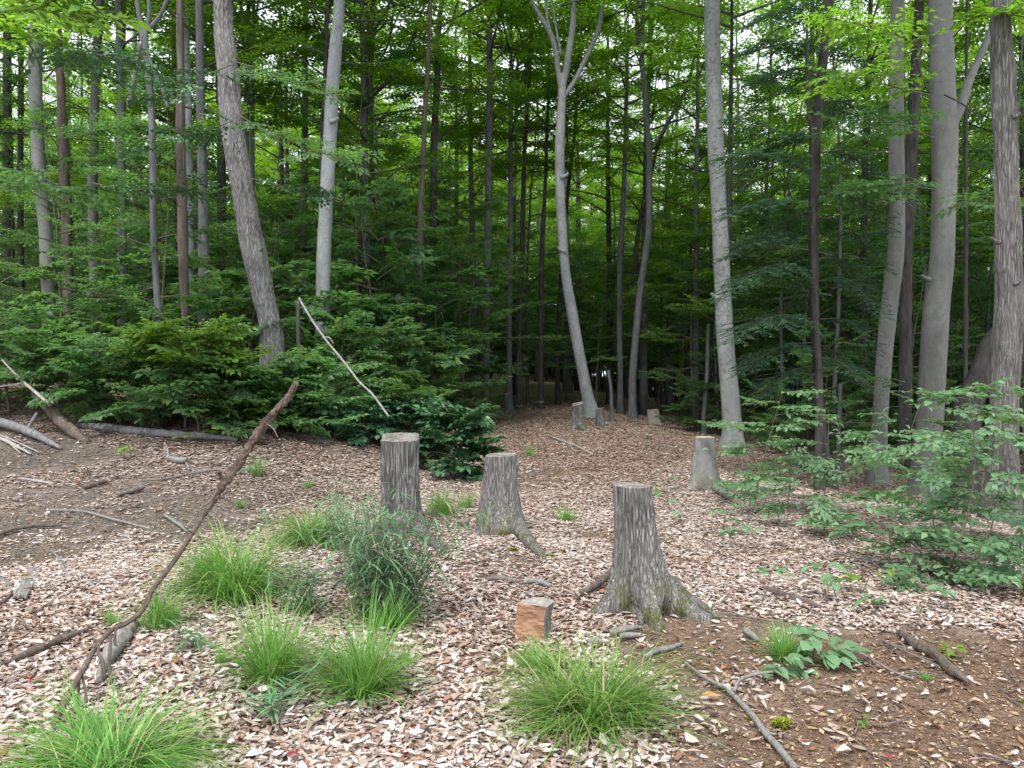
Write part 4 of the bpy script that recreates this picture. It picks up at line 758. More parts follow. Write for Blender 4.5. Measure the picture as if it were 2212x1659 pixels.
stick('dark_stick', 'dark bent stick lying on grey soil by the picture edge', [(-30, 1175, 9), (10, 1158, 9), (45, 1148, 8), (85, 1143, 8), (132, 1142, 5)], 'darktwig')
stick('dark_stick', 'short dark stick end poking in from the edge among pale leaves', [(-25, 1325, 10), (8, 1310, 9), (26, 1292, 6)], 'darktwig')
def board(name, label, a, b, wpx, th, mat, cat):
    p, q = G(*a), G(*b); c = (p + q) / 2; L = np.linalg.norm(q - p); W = wpx / F * c[1]; n, m = 26, 10
    u, v = np.meshgrid(np.linspace(-.5, .5, n), np.linspace(-.5, .5, m), indexing='ij'); wv = W * (1 - .35 * np.abs(u + .1)) ; e = np.where(np.abs(u) > .49, .06 * noise(v * 9, u * 3, 0, 71), 0)
    X = (u + e) * L; Y = v * wv + .05 * W * noise(u * 6, np.sign(v) * 3, 0, 72); Zt = th + .35 * th * noise(u * 3, v * 14, 0, 73); Zb = Zt - th * 1.1
    V = np.vstack([np.stack([X, Y, Zt], -1).reshape(-1, 3), np.stack([X, Y, Zb], -1).reshape(-1, 3)]); i, j = np.meshgrid(np.arange(n - 1), np.arange(m - 1), indexing='ij'); f = np.stack([i * m + j, (i + 1) * m + j, (i + 1) * m + j + 1, i * m + j + 1], -1).reshape(-1, 4); k = n * m
    ring = [x * m for x in range(n)] + [(n - 1) * m + y for y in range(1, m)] + [x * m + m - 1 for x in range(n - 2, -1, -1)] + [y for y in range(m - 2, 0, -1)]
    sd = np.array([[ring[t], ring[t] + k, ring[(t + 1) % len(ring)] + k, ring[(t + 1) % len(ring)]] for t in range(len(ring))])
    o = obj(name, mesh(name, (V, [np.vstack([f, f[:, ::-1] + k, sd])]), M[mat], False), None, c + [0, 0, .03]); o.rotation_euler = (0, -.06, math.atan2(q[1] - p[1], q[0] - p[0])); tag(o, label, cat)
board('wood_slab', 'flat silvery wood slab lying on the near leaves by the picture edge', (76, 1236), (42, 1306), 30, .016, 'greystick', 'wood slab')
bpy.data.objects['wood_slab']['kind'] = 'thing'
stick('pale_stick', 'short pale stick beside the flat silvery wood slab', [(-20, 1252, 9), (5, 1263, 10), (24, 1273, 6)], 'greylog')
stick('small_log', 'short stub of grey log with a side knot on the far leaf litter', [(362, 993, 8), (380, 1000, 12), (403, 1003, 14)], 'greystick', 'log', k=10, sides=([(364, 996, 5), (362, 986, 5, .05), (356, 978, 4, .1)], [(403, 1006, 5), (409, 1020, 4)]))
for lab, pts, mt in (('thin stick lying along the grey soil below the far small log', [(310, 1045, 4), (360, 1040, 5), (420, 1028, 5), (470, 1020, 3)], 'twig'), ('long wavy root-like stick crossing the grey soil patch', [(105, 1108, 4), (180, 1112, 5), (250, 1130, 5), (330, 1150, 4)], 'greystick'), ('dark curved stick end right of the wavy root-like stick', [(255, 1112, 4), (280, 1104, 5), (318, 1100, 4)], 'darktwig'),
        ('pale short stick near the foot of the thin leaning branch', [(355, 1120, 7), (385, 1138, 7), (405, 1155, 6)], 'greystick'), ('thin pale stick near orange leaves on the upper soil', [(45, 1040, 5), (85, 1046, 6), (116, 1052, 6)], 'paletwig'), ('stubby dark stick on the grey soil below the far litter', [(180, 1060, 8), (210, 1052, 9), (232, 1046, 6)], 'darktwig'), ('short brown stick above the stubby dark one on the far litter', [(255, 1075, 9), (285, 1068, 10), (312, 1060, 7)], 'twig'),
        ('pair-forked pale twig lying before the grass by the silvery slab', [(110, 1195, 3), (128, 1215, 4), (140, 1240, 4), (148, 1256, 2)], 'greystick'), ('thin brown stick lying below the grey soil near the long branch', [(690, 1262, 4), (760, 1255, 5), (840, 1268, 4)], 'twig'), ('slim stick reaching across soil to the small sedge tuft', [(1905, 1395, 5), (1960, 1420, 5), (2030, 1452, 3)], 'twig'),
        ('straight pale twig on reddish soil beside the broad-leaf seedling', [(1820, 1405, 5), (1870, 1430, 6), (1930, 1462, 5), (1975, 1480, 3)], 'greystick'), ('slender brown stick lying on the soil behind the sedge tuft by the seedling', [(1610, 1375, 15), (1625, 1385, 13), (1636, 1395, 10)], 'greystick'), ('thin root-like stick trailing from the nearest stump root', [(1555, 1334, 4), (1600, 1340, 4), (1650, 1348, 4), (1710, 1358, 3)], 'twig')):
    stick('thin_stick', lab, pts, mt)
q = G(187, 955)
lean('leaning_log', 'dark mossy broken log sloping down from the leafy bank to the dark soil', [(78, 850, 16, q[1] + 1.0), (105, 880, 21, q[1] + .7), (133, 911, 23, q[1] + .4), (160, 935, 22, q[1] + .2), (192, 957, 16, q[1])], 'darktwig', 'log', 14, .3, 50)
lean('bare_branch', 'thin pale dead branch arching over the dark sloping log', [(5, 778, 4, q[1] + .8), (30, 805, 5, q[1] + .7), (54, 828, 6, q[1] + .6), (80, 850, 7, q[1] + .45), (108, 876, 6, q[1] + .3)], 'paletwig', 'branch', 7, kids=(('side_twig', [(54, 826, 4, q[1] + .6), (25, 832, 3, q[1] + .6), (-10, 836, 3, q[1] + .6)], 'paletwig'),))
lean('birch_pole', 'broken white birch pole leaning out of the leafy bush with a splintered top', [(646, 643, 5, 12.2), (652, 655, 4.6, 12.2), (660, 668, 4.6, 12.15), (668, 682, 4.6, 12.1), (688, 712, 4.6, 12.0), (710, 742, 4.6, 11.9), (731, 767, 4.6, 11.8), (757, 800, 4.6, 11.7), (778, 827, 4.6, 11.6), (803, 850, 4.6, 11.5), (822, 875, 4.6, 11.4), (840, 900, 4.6, 11.3)], 'birch', 'pole', 10, .05, 60, kids=(('side_twig', [(700, 728, 3, 11.95), (712, 730, 3, 11.9), (720, 742, 2, 11.9)], 'paletwig'), ('splinter', [(650, 650, 4, 12.2), (645, 643, 2, 12.2)], 'birch')))

# ------------------------------------------------------------------ the wood behind
GAPS = [(-400, 60, 'at the picture edge beyond the blotched grey tree'), (60, 190, 'behind the blotched grey tree'), (190, 330, 'between the slim curving and slender forked trees'), (330, 500, 'behind the reddish peeling trunk'), (500, 600, 'behind the leaning rough-barked tree'),
        (600, 735, 'around the smooth pale grey tree'), (735, 830, 'behind the near-black trunk with long limbs'), (830, 960, 'behind the pale slim reddish-based trunk'), (960, 1090, 'around the lone blue-grey trunk'), (1090, 1190, 'between the lone blue-grey trunk and the forked beech'),
        (1190, 1300, 'behind the forked beech'), (1300, 1420, 'behind the two-stemmed grey trunk'), (1420, 1530, 'between the two-stemmed and lichen-patched trees'), (1530, 1640, 'behind the lichen-patched grey tree'), (1640, 1800, 'behind the drooping hemlock'),
        (1800, 1930, 'between the hemlock and the thick knotted trunk'), (1930, 2060, 'behind the stout brown-grey beech'), (2060, 2170, 'between the stout beech and the ridged brown tree'), (2170, 2700, 'at the picture edge behind the ridged tree')]
def where(x, y):
    px = float(project(np.array([x, y, 1.6]))[0])
    for a, b, w in GAPS:
        if a <= px < b: return px, w
    return px, GAPS[0][2] if px < 0 else GAPS[-1][2]
def poisson(seed, n, dmin, x0, x1, y0, y1, ok):
    r = rng(seed); pts = []
    for _ in range(n):
        p = np.array([r.uniform(x0, x1), r.uniform(y0, y1)])
        if ok(*p) and all((p[0] - q[0]) ** 2 + (p[1] - q[1]) ** 2 > dmin * dmin for q in pts): pts.append(p)
    return pts
def front(px):                                                # where the wood begins, by direction
    return float(np.interp(px, [-300, 300, 700, 1000, 1080, 1450, 1520, 1750, 2300], [13.0, 13.5, 15.5, 21, 28, 28, 23, 17, 14]))
def put(protos, name, label, cat, x, y, rz, s, group):
    t = thing(name, label, cat, (x, y, float(H(x, y))), rz, group, s)
    for me in protos: obj(me.name.split('.')[0], me, t)
    return t
r = rng(900)
for x, y in poisson(901, 4200, 3.9, -62, 62, 17, 74, lambda x, y: abs(x) < .74 * y + 7 and y > front(where(x, y)[0]) + 3.5):
    px, w = where(x, y); k = int(r.integers(6)); deep = y > 42
    lab = ('thin distant tree ' if deep else 'slender leafy tree in the wood ') + w
    tr, wd, lv, = WOODS[k]
    put((tr, wd, lv), 'forest_tree', lab, 'tree', x, y, r.uniform(0, 6.28), r.uniform(.8, 1.12), ('distant trees ' if deep else 'forest trees ') + w)
def ok_under(x, y):
    px, w = where(x, y); return abs(x) < .70 * y + 3 and y > front(px) + 1.5
for x, y in poisson(902, 4200, 2.85, -50, 50, 14, 82, ok_under):
    px, w = where(x, y); k = int(r.integers(5)); s = r.uniform(.8, 1.25)
    if px > 1560 and y < 22: s *= .9
    if px < 700 and y < 21: s *= r.choice([.55, .7, .9])
    if y > 30: s *= 1.15
    if y > 56: s *= 1.35
    put(UNDER[k], 'understory_tree', ('distant understory tree ' if y > 30 else 'young layered understory tree ') + w, 'sapling', x, y, r.uniform(0, 6.28), s, ('distant understory trees ' if y > 30 else 'understory trees ') + w)
for x, y in poisson(904, 1500, 5.2, -70, 62, 60, 100, lambda x, y: abs(x) < .74 * y + 4):
    px, w = where(x, y)
    if px < 600 and r.random() < .4: continue
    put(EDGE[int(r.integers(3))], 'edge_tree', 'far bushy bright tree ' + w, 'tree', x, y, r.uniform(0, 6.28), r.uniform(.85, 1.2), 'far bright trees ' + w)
for x, y in poisson(905, 3200, 3.5, -42, 42, 17, 58, lambda x, y: abs(x) < .72 * y + 3 and y > front(where(x, y)[0]) + 3):
    px, w = where(x, y)
    if px < 640 and r.random() < .7: continue
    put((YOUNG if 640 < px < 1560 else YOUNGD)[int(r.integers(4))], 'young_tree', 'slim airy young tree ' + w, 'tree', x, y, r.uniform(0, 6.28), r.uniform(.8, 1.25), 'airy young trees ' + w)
for x, y in poisson(906, 900, 2.6, -30, 45, 58, 84, lambda x, y: 900 < where(x, y)[0] < 2300):
    px, w = where(x, y); put(LOW[int(r.integers(5))], 'far_shrub', 'far dark shrub ' + w, 'shrub', x, y, r.uniform(0, 6.28), r.uniform(1.4, 2.4), 'far shrubs ' + w)
for x, y in poisson(907, 900, 3.4, 3, 34, 20, 42, lambda x, y: 1420 < where(x, y)[0] < 2320 and y > front(where(x, y)[0]) + 4):
    px, w = where(x, y); put(YOUNG[int(r.integers(4))], 'young_tree', 'tall bright young tree ' + w, 'tree', x, y, r.uniform(0, 6.28), r.uniform(1.15, 1.5), 'tall bright young trees ' + w)
def ok_low(x, y):
    px, w = where(x, y)
    return not (600 < px < 1010 and y < 17.5) and abs(x) < .70 * y + 1.5 and (front(px) - .3 < y) and (px < 1010 or px > 1480) and y < front(px) + 9
for x, y in poisson(903, 2600, 1.55, -18, 20, 12.5, 30, ok_low):
    px, w = where(x, y); k = int(r.integers(5)); s = r.choice([.7, .9, 1.1, 1.4, 1.8]) * r.uniform(.85, 1.15) * (.7 if px > 1400 else 1)
    put(LOW[k], 'low_sapling', 'low leafy shrub ' + w, 'shrub', x, y, r.uniform(0, 6.28), s, 'low shrubs ' + w)

# ------------------------------------------------------------------ grasses
def tuft_mesh(seed, n, L, wid, base, a0, a1, segs=5, mat='grass', subs=5):
    r = rng(seed); sc = np.concatenate([[[0, 0]], r.normal(0, base * .8, (subs - 1, 2))]); w_ = r.uniform(.4, 1, subs); w_[0] = 1.6; pick = r.choice(subs, n, p=w_ / w_.sum()); hs = r.uniform(.7, 1.05, subs); hs[0] = 1.1
    az = r.uniform(0, 2 * np.pi, n); rb = base * .45 * np.sqrt(r.random(n)); az2 = az + r.normal(0, .6, n) + .35 * np.sin(az * 2 + seed)
    Ln = L * r.uniform(.4, 1.15, n) * hs[pick]; t0 = r.uniform(*a0, n); t1 = t0 + r.uniform(*a1, n); w = wid * r.uniform(.6, 1.2, n)
    p = np.stack([np.cos(az) * rb + sc[pick, 0], np.sin(az) * rb + sc[pick, 1], -.01 * np.ones(n)], -1); out = np.stack([np.cos(az2), np.sin(az2), 0 * az], -1); sd = np.stack([-np.sin(az2), np.cos(az2), 0 * az], -1)
    tw = r.normal(0, .5, n); V = np.zeros((n, segs + 1, 2, 3))
    for k in range(segs + 1):
        u = k / segs; ang = t0 + (t1 - t0) * u ** 1.2; hw = (w * (1 - u ** 2.2) + .0003)[:, None] / 2
        s2 = sd * np.cos(tw * u)[:, None] + np.array([0, 0, 1.0]) * np.sin(tw * u)[:, None] * .4
        V[:, k, 0] = p - s2 * hw; V[:, k, 1] = p + s2 * hw
        p = p + (out * np.sin(ang)[:, None] + np.array([0, 0, 1.0]) * np.cos(ang)[:, None]) * (Ln / segs)[:, None]
    V[..., 2] = np.maximum(V[..., 2], .006 + .02 * r.random((n, 1, 1)))
    V = V.reshape(-1, 3); o = (np.arange(n) * (segs + 1) * 2)[:, None, None]; k = np.arange(segs)
    Q = (np.stack([2 * k, 2 * k + 1, 2 * k + 3, 2 * k + 2], -1)[None] + o).reshape(-1, 4)
    return mesh('blades', (V, [Q]), M[mat])
BIG = [tuft_mesh(400 + k, 950, .46, .006, .10, (.15, 1.15), (.8, 2.1), 7, subs=7) for k in range(3)]
SPIKY = [tuft_mesh(410 + k, 620, .38, .0052, .07, (.08, 1.2), (.3, 1.4), 6) for k in range(2)]
SMALL = [tuft_mesh(420 + k, 170, .18, .0042, .035, (.1, .9), (.2, 1.0), 4) for k in range(2)]
def tuft(label, px, py, wpx, me, hz=1.0, rz=0.0, name='sedge_tuft', cat='grass tuft'):
    g = G(px, py); ref = {id(m): v for m, v in [(m, .62) for m in BIG] + [(m, .50) for m in SPIKY] + [(m, .28) for m in SMALL]}[id(me)]
    s = wpx / F * g[1] / ref; o = obj(name, me, None, g); o.scale = (s, s, s * hz); o.rotation_euler = (0, 0, rz); tag(o, label, cat)
for a in (('largest bright green sedge tuft arching at the near picture corner under the branch', 238, 1668, 420, BIG[0], .72, 0.3), ('full bright sedge tuft standing between the long branch and the reedy grass', 495, 1290, 275, BIG[1], 1.05, 1.0), ('leafy half of the sedge beside the full bright tuft, nearer the long branch', 445, 1262, 120, SPIKY[0], 1.3, .4),
          ('low drooping sedge tuft behind the reedy grass, left of the tall dark stump', 668, 1170, 205, BIG[2], .85, 2.2), ('narrow sedge tuft rising just behind the middle of the leaning branch', 345, 1358, 120, SPIKY[1], 1.45, 0), ('small sedge tuft directly left of where the leaning branch bends', 245, 1352, 75, SMALL[0], 1.2, 1),
          ('upright sedge tuft in near leaves left of the spiky dark one', 575, 1475, 245, SPIKY[0], 1.15, 2), ('dense spiky sedge tuft in the middle of the near leaves', 790, 1500, 275, SPIKY[1], 1.1, 3), ('wide dark green sedge mound spreading on the leaves before the split log', 1285, 1560, 375, BIG[0], .8, 4),
          ('fine loose sedge sprig hugging the wide dark mound from behind', 1175, 1455, 150, SPIKY[0], .8, 5), ('yellow-green low sedge between the tall dark stump and the mossy-footed stump', 950, 1112, 95, SPIKY[1], 1.0, 1), ('second yellow-green sedge touching the mossy-footed stump', 1010, 1100, 75, SMALL[1], 1.1, 2),
          ('flat little sedge rosette on the litter between middle and nearest stumps', 1222, 1128, 76, SMALL[0], 1.0, 3), ('tiny grass sprig far up the litter slope past the dark bush', 1143, 988, 40, SMALL[1], 1.4, 0), ('small grass sprig on bare soil left of the low drooping sedge', 520, 1098, 42, SMALL[0], 1.2, 1), ('small grass sprig on the grey soil near the middle distance', 667, 1056, 40, SMALL[1], 1.2, 2),
          ('sedge tuft growing through the broad-leaf seedling on the reddish soil', 1688, 1428, 110, SPIKY[0], 1.2, 1.4), ('bright grass at the foot of the reedy clump', 840, 1362, 150, SPIKY[1], 1.1, 2.4), ('grass mixed into the small leafy plant behind the scaly branch', 556, 1030, 60, SMALL[0], 1.4, .5), ('sparse grass sprig left of the upright sedge in near leaves', 480, 1440, 60, SMALL[1], 1.6, .9),
          ('thin grass sprig right of the dense spiky tuft', 880, 1440, 70, SMALL[0], 1.2, .1), ('yellowing grass sprig beside the corner tuft', 330, 1600, 90, SMALL[1], 1.3, .3), ('tiny sprig on reddish soil beside the mossy rotten log', 2000, 1470, 40, SMALL[0], 1.0, .3), ('wispy grass sprig on the soil right of the broad-leaf seedling', 1825, 1420, 55, SMALL[1], 1.0, 1.3)):
    tuft(*a)
def reedy(label, px, py, hpx, n, spread, seed, droop=1.0):
    r = rng(seed); g = G(px, py); Hh = hpx / F * g[1]; st, pos, X, Z, L, W = [], [], [], [], [], []
    for i in range(n):
        a = r.uniform(0, 6.28); b0 = np.array([math.cos(a), math.sin(a) * .7, 0]) * spread * math.sqrt(r.random()); h = Hh * r.uniform(.5, 1.0); d = np.array([r.normal(0, .22), r.normal(0, .18), 1.0])
        q = np.linspace(0, 1, 7)[:, None]; p = b0 + d * h * q + np.array([d[0], d[1], -.25]) * h * q ** 2 * .5; st.append(tube(p, np.linspace(.0022, .001, 7), 4, caps=False))
        m = int(r.integers(6, 10)); az = r.uniform(0, 6.28)
        for k in range(m):
            u = .18 + .82 * k / (m - 1); j = min(int(u * 6), 5); pp = p[j] + (p[j + 1] - p[j]) * (u * 6 - j); az += PI + r.normal(0, .5)
            pos.append(pp); X.append([math.cos(az), math.sin(az), r.uniform(.0, 1.0)]); Z.append([-math.cos(az) * .6, -math.sin(az) * .6, 1]); L.append(r.uniform(.11, .20)); W.append(r.uniform(.010, .016))
    u = np.linspace(0, 1, 6); w = np.array([.35, .9, 1, .8, .45, .0]) * .5
    T = (np.array([(x * (1 - .12 * x), s * y, -.62 * x ** 2 * droop) for x, y in zip(u, w) for s in (-1, 1)]), [np.array([[2 * k, 2 * k + 1, 2 * k + 3, 2 * k + 2] for k in range(5)])])
    lv = place(T, np.array(pos), np.array(X), np.array(Z), np.array(L), np.array(W))
    t = thing('reedy_grass', label, 'grass clump', g); obj('stalks', mesh('stalks', join(st), M['stem']), t); obj('blades', mesh('blades', lv, M['deergrass']), t)
reedy('tall clump of blue-green drooping reedy grass in front of the tall dark stump', 838, 1340, 300, 150, .19, 500)
reedy('reedy grass reaching up the side of the tall dark stump', 775, 1270, 260, 36, .11, 501)
reedy('thin leaning reedy grass between the full bright sedge and the tall clump', 655, 1330, 140, 20, .09, 502)
reedy('sparse feathery reed shoots behind the low drooping sedge', 735, 1190, 170, 18, .14, 503)
reedy('short blue-green shoots standing in near leaves beside the upright sedge', 425, 1410, 75, 4, .05, 504)
reedy('dry thin shoots in near leaves beneath the upright sedge', 590, 1560, 120, 6, .05, 505, .3)

# ------------------------------------------------------------------ leafy saplings and seedlings near the camera, leaf by leaf
LEAFM = {}
def leaf_meshes(mat):
    if mat not in LEAFM: LEAFM[mat] = [mesh('leaf', place(leaf8(c, b), np.zeros((1, 3)), np.array([[1., 0, 0]]), np.array([[0, 0, 1.]]), 1., w), M[mat]) for c, b, w in ((.10, -.15, .60), (.16, -.3, .55), (.06, -.1, .66), (-.05, -.4, .6))]
    return LEAFM[mat]
def seedling(name, label, foot, top, spread, n, leafL, seed, mat='sapling', tiers=6, cat='sapling', first=.3, mode='single', Y=None, extra=0):
    """foot, top: picture points; spread: half width in picture units; leaves are separate parts."""
    r = rng(seed); g = G(*foot); Y = g[1]; tp = P(top[0], top[1], Y + r.normal(0, .05)); k_ = Y / F
    sp = spread * k_; hh = tp - g; q = np.linspace(0, 1, 9)[:, None]; side = np.array([r.normal(0, .06), r.normal(0, .06), 0])
    p = hh * q + side * np.sin(q * PI) * np.linalg.norm(hh); t = thing(name, label, cat, g); stem = [tube(p, np.linspace(.0035 + .004 * hh[2], .0018, 9), 6)]
    per = n / tiers; EP, ED = [], []; az = r.uniform(0, 6.28); lm = leaf_meshes(mat)
    def add(pos, X, Z, L):
        X = X / np.linalg.norm(X); Yv = np.cross(Z, X); Yv /= np.linalg.norm(Yv); Zv = np.cross(X, Yv)
        o = bpy.data.objects.new('leaf', lm[int(r.integers(4))]); C.objects.link(o); o.parent = t
        o.matrix_local = Matrix(((X[0] * L, Yv[0] * L, Zv[0] * L, pos[0]), (X[1] * L, Yv[1] * L, Zv[1] * L, pos[1]), (X[2] * L, Yv[2] * L, Zv[2] * L, pos[2]), (0, 0, 0, 1)))
    for i in range(tiers):
        u = first + (1 - first) * i / max(1, tiers - 1); j = min(int(u * 8), 7); s0 = p[j] + (p[j + 1] - p[j]) * (u * 8 - j); az += 2.3 + r.normal(0, .4)
        if tiers > 2 and i >= 1: az = az if r.random() < .4 else (0 if r.random() < .5 else PI) + r.normal(0, .7)
        L = sp * r.uniform(.7, 1.1) * (1.0 - .55 * abs(u - .55)); m = max(2, int(per)); d = np.array([math.cos(az), math.sin(az), r.uniform(.0, .3)])
        if mode == 'whorl':
            for k in range(m):
                a = k * 6.28 / m + r.normal(0, .2); X = np.array([math.cos(a), math.sin(a), r.uniform(-.35, .1)]); add(s0 + X * .02, X, np.array([r.normal(0, .15), r.normal(0, .15), 1]), leafL * r.uniform(.75, 1.15))
            continue
        qq = np.linspace(0, 1, 6)[:, None]; br = s0 + d * L * qq + np.array([0, 0, -.25]) * L * qq ** 2; stem.append(tube(br, np.linspace(.0022, .0008, 6), 4, caps=False))
        for k in range(extra):
            jj = int(r.integers(1, 6)); EP.append(br[jj] + r.normal(0, .015, 3)); a = az + r.normal(0, .7); ED.append([math.cos(a), math.sin(a), r.normal(-.05, .15)])
        for k in range(m):
            s = .2 + .8 * (k + .5) / m if k < m - 1 else 1.0; jj = min(int(s * 5), 4); pp = br[jj] + (br[jj + 1] - br[jj]) * (s * 5 - jj); a = az + ((1 if k % 2 else -1) * r.uniform(.5, 1.2) if k < m - 1 else 0)
            if k % 3 == 2 and m > 6:
                tw = .45 * L * r.uniform(.5, 1); e = pp + np.array([math.cos(a), math.sin(a), 0]) * tw; stem.append(tube(np.stack([pp, e]), [.0012, .0006], 3, caps=False)); pp = e if r.random() < .6 else pp + (e - pp) * .5
            add(pp, np.array([math.cos(a), math.sin(a), r.normal(-.12, .2)]), np.array([r.normal(0, .22), r.normal(-.12, .22), 1]), leafL * r.uniform(.7, 1.15))
    if EP:
        lv, sg = put_sprays(r, EP, np.array(ED), r.uniform(.25, .48, len(EP)), leafL * .82, .6, L5)
        stem += [tube(g_, [.0012, .001, .0008, .0004], 3, caps=False) for g_ in sg]
        o = obj('foliage', mesh('foliage', lv, M[mat]), t); o['kind'] = 'stuff'
    obj('stem', mesh('stem', join(stem), M['stem']), t)
    return t
seedling('beech_sapling', 'tall thin sapling with layered leaves reaching across the lichen-patched tree foot', (1628, 1092), (1690, 848), 150, 160, .085, 601, tiers=8, extra=2)
seedling('beech_sapling', 'leafy sapling with flat sprays hiding the slanting hemlock foot', (1700, 1110), (1705, 985), 105, 120, .085, 602, tiers=6, extra=2)
seedling('beech_sapling', 'short leafy sapling crowding below the flat-sprayed one', (1730, 1150), (1735, 1040), 80, 80, .085, 603, tiers=5, extra=2)
seedling('beech_sapling', 'open airy sapling with pale bare twigs before the thick grey trunk', (1888, 1075), (1895, 800), 165, 150, .09, 604, tiers=7, first=.5, extra=2)
seedling('beech_sapling', 'sapling with bright flat top spray before the stout beech foot', (1950, 1110), (1985, 880), 135, 110, .09, 605, tiers=6, first=.4, extra=2)
seedling('beech_sapling', 'biggest sapling with spreading pale green layers at the picture edge', (2043, 1256), (2090, 830), 195, 210, .085, 606, tiers=10, first=.35, extra=2)
seedling('beech_sapling', 'tall sapling partly cut off by the picture edge in front of the ridged brown tree', (2200, 1220), (2205, 845), 165, 150, .085, 607, tiers=8, first=.3, extra=2)
seedling('beech_sapling', 'broad low sapling with dark green leaves beneath the biggest sapling', (1912, 1236), (1915, 1130), 105, 110, .085, 608, tiers=5, first=.5, extra=2)
seedling('beech_sapling', 'dense low sapling close to the foot of the ridged brown tree', (2110, 1215), (2100, 1080), 110, 120, .085, 609, tiers=6, first=.35, extra=2)
seedling('beech_sapling', 'low sapling at the picture edge under the cut-off tall one', (2165, 1270), (2160, 1160), 90, 80, .08, 610, tiers=5, first=.4, extra=2)
seedling('beech_sapling', 'low leafy sapling in shade between the airy sapling and the broad low one', (1835, 1150), (1835, 1075), 90, 80, .085, 611, tiers=4, first=.4, extra=2)
seedling('beech_sapling', 'leafy sapling behind the biggest one, before the stout beech', (2020, 1150), (2015, 950), 140, 110, .09, 616, tiers=6, first=.35, extra=2)
seedling('beech_sapling', 'upright sapling with bright layered leaves in front of the hemlock foot', (1775, 1120), (1790, 885), 125, 120, .085, 641, tiers=7, first=.35, extra=2)
seedling('beech_sapling', 'slim sapling with leaf layers right against the smooth fungus-flecked stump', (1640, 1075), (1600, 910), 90, 80, .085, 642, tiers=6, first=.35, extra=2)
seedling('beech_sapling', 'sapling with wide leaf layers directly before the ridged brown trunk foot', (2130, 1180), (2150, 905), 140, 130, .085, 643, tiers=7, first=.3, extra=2)
seedling('beech_sapling', 'low spreading sapling on the litter between broad low and biggest saplings', (1975, 1250), (1970, 1165), 80, 60, .085, 644, tiers=4, first=.4, extra=2)
seedling('seedling', 'small seedling on a curved bare stem by the half-buried brown log', (1644, 1306), (1668, 1222), 42, 12, .085, 620, tiers=2, first=.85, cat='seedling')
seedling('seedling', 'seedling with wide flat leaves on a leaning stem above the pale litter', (1808, 1298), (1790, 1216), 75, 20, .10, 621, tiers=3, first=.75, cat='seedling')
seedling('seedling', 'yellow-green many-leaved seedling beneath the broad low sapling', (1860, 1285), (1880, 1236), 65, 22, .075, 622, 'bright', tiers=3, first=.6, cat='seedling')
seedling('seedling', 'lone seedling low on the litter right of the yellow-green one', (1893, 1330), (1890, 1290), 45, 9, .10, 623, tiers=2, first=.7, cat='seedling')
seedling('seedling', 'seedling with a flat ring of leaves under the biggest sapling', (2050, 1312), (2036, 1270), 50, 11, .10, 624, tiers=2, first=.7, cat='seedling')
seedling('seedling', 'tiny two-tiered seedling on a thin stem above the mossy rotten log', (1972, 1368), (1992, 1308), 22, 5, .05, 625, tiers=2, first=.8, cat='seedling')
seedling('broadleaf_seedling', 'broad-leaf blue-green seedling growing beside a sedge tuft on reddish soil', (1752, 1436), (1764, 1358), 74, 42, .115, 626, tiers=5, first=.2, cat='seedling')
seedling('broadleaf_seedling', 'second broad-leaf seedling leaning over the soil below the sedge tuft', (1690, 1458), (1685, 1418), 62, 20, .11, 627, tiers=3, first=.3, cat='seedling')
seedling('leaf_rosette', 'bright green broad leaf rosette beside the mossy rotten log', (2056, 1420), (2056, 1398), 20, 12, .07, 628, 'bright', tiers=2, first=.1, cat='seedling', mode='whorl')
seedling('seedling', 'lone bright green seedling on the dark soil before the pale barkless log', (268, 992), (268, 965), 24, 12, .11, 629, 'bright', tiers=2, first=.8, cat='seedling', mode='whorl')
seedling('leafy_plant', 'small glossy leafy plant standing behind the scaly leaning branch', (545, 1032), (548, 985), 48, 34, .08, 630, 'sapling', tiers=5, first=.2, cat='plant')
seedling('seedling', 'bright seedling at the leafy bank foot near the end of the pale log', (465, 945), (470, 905), 30, 14, .10, 631, 'bright', tiers=3, first=.4, cat='seedling')
seedling('seedling', 'thin seedling on litter behind the nearest stump', (1448, 1108), (1445, 1030), 30, 22, .07, 632, 'sapling', tiers=5, first=.4, cat='seedling')
seedling('seedling', 'low pale seedling just left of the smooth fungus-flecked stump', (1425, 1068), (1415, 1050), 28, 10, .08, 633, 'bright', tiers=2, first=.6, cat='seedling')
seedling('seedling', 'bluish seedling with few leaves on the litter right of the nearest stump', (1470, 1135), (1470, 1105), 24, 9, .07, 634, tiers=2, first=.6, cat='seedling')
seedling('seedling', 'leafy sprig bending over the far litter by the forked beech path', (1105, 905), (1140, 868), 45, 44, .10, 635, tiers=3, first=.6, cat='seedling')
seedling('seedling', 'low seedling with clustered leaves in front of the smooth fungus-flecked stump', (1560, 1150), (1560, 1090), 45, 34, .075, 636, tiers=4, first=.5, cat='seedling')
seedling('seedling', 'slim seedling on open litter before the leafy saplings', (1600, 1190), (1605, 1135), 40, 24, .075, 637, tiers=3, first=.6, cat='seedling')
for i, (a, b, lab) in enumerate(((1485, 1542, 'tiny ground sprig left of the forked pale branch'), (1832, 1512, 'tiny twin-leaf sprout on the reddish soil'), (1862, 1560, 'tiny pale sprout low on bare reddish soil near the frame bottom'), (2235 - 10, 1520, 'tiny sprout at the picture edge on reddish soil'), (1545, 1415, 'tiny green sprout between short pale stick and seedling'), (395, 1385, 'tiny sprout in leaves right of the leaning branch'))):
    seedling('sprout', lab, (a, b), (a, b - 14), 14, 8, .03, 650 + i, 'bright', tiers=2, first=.4, cat='sprout')
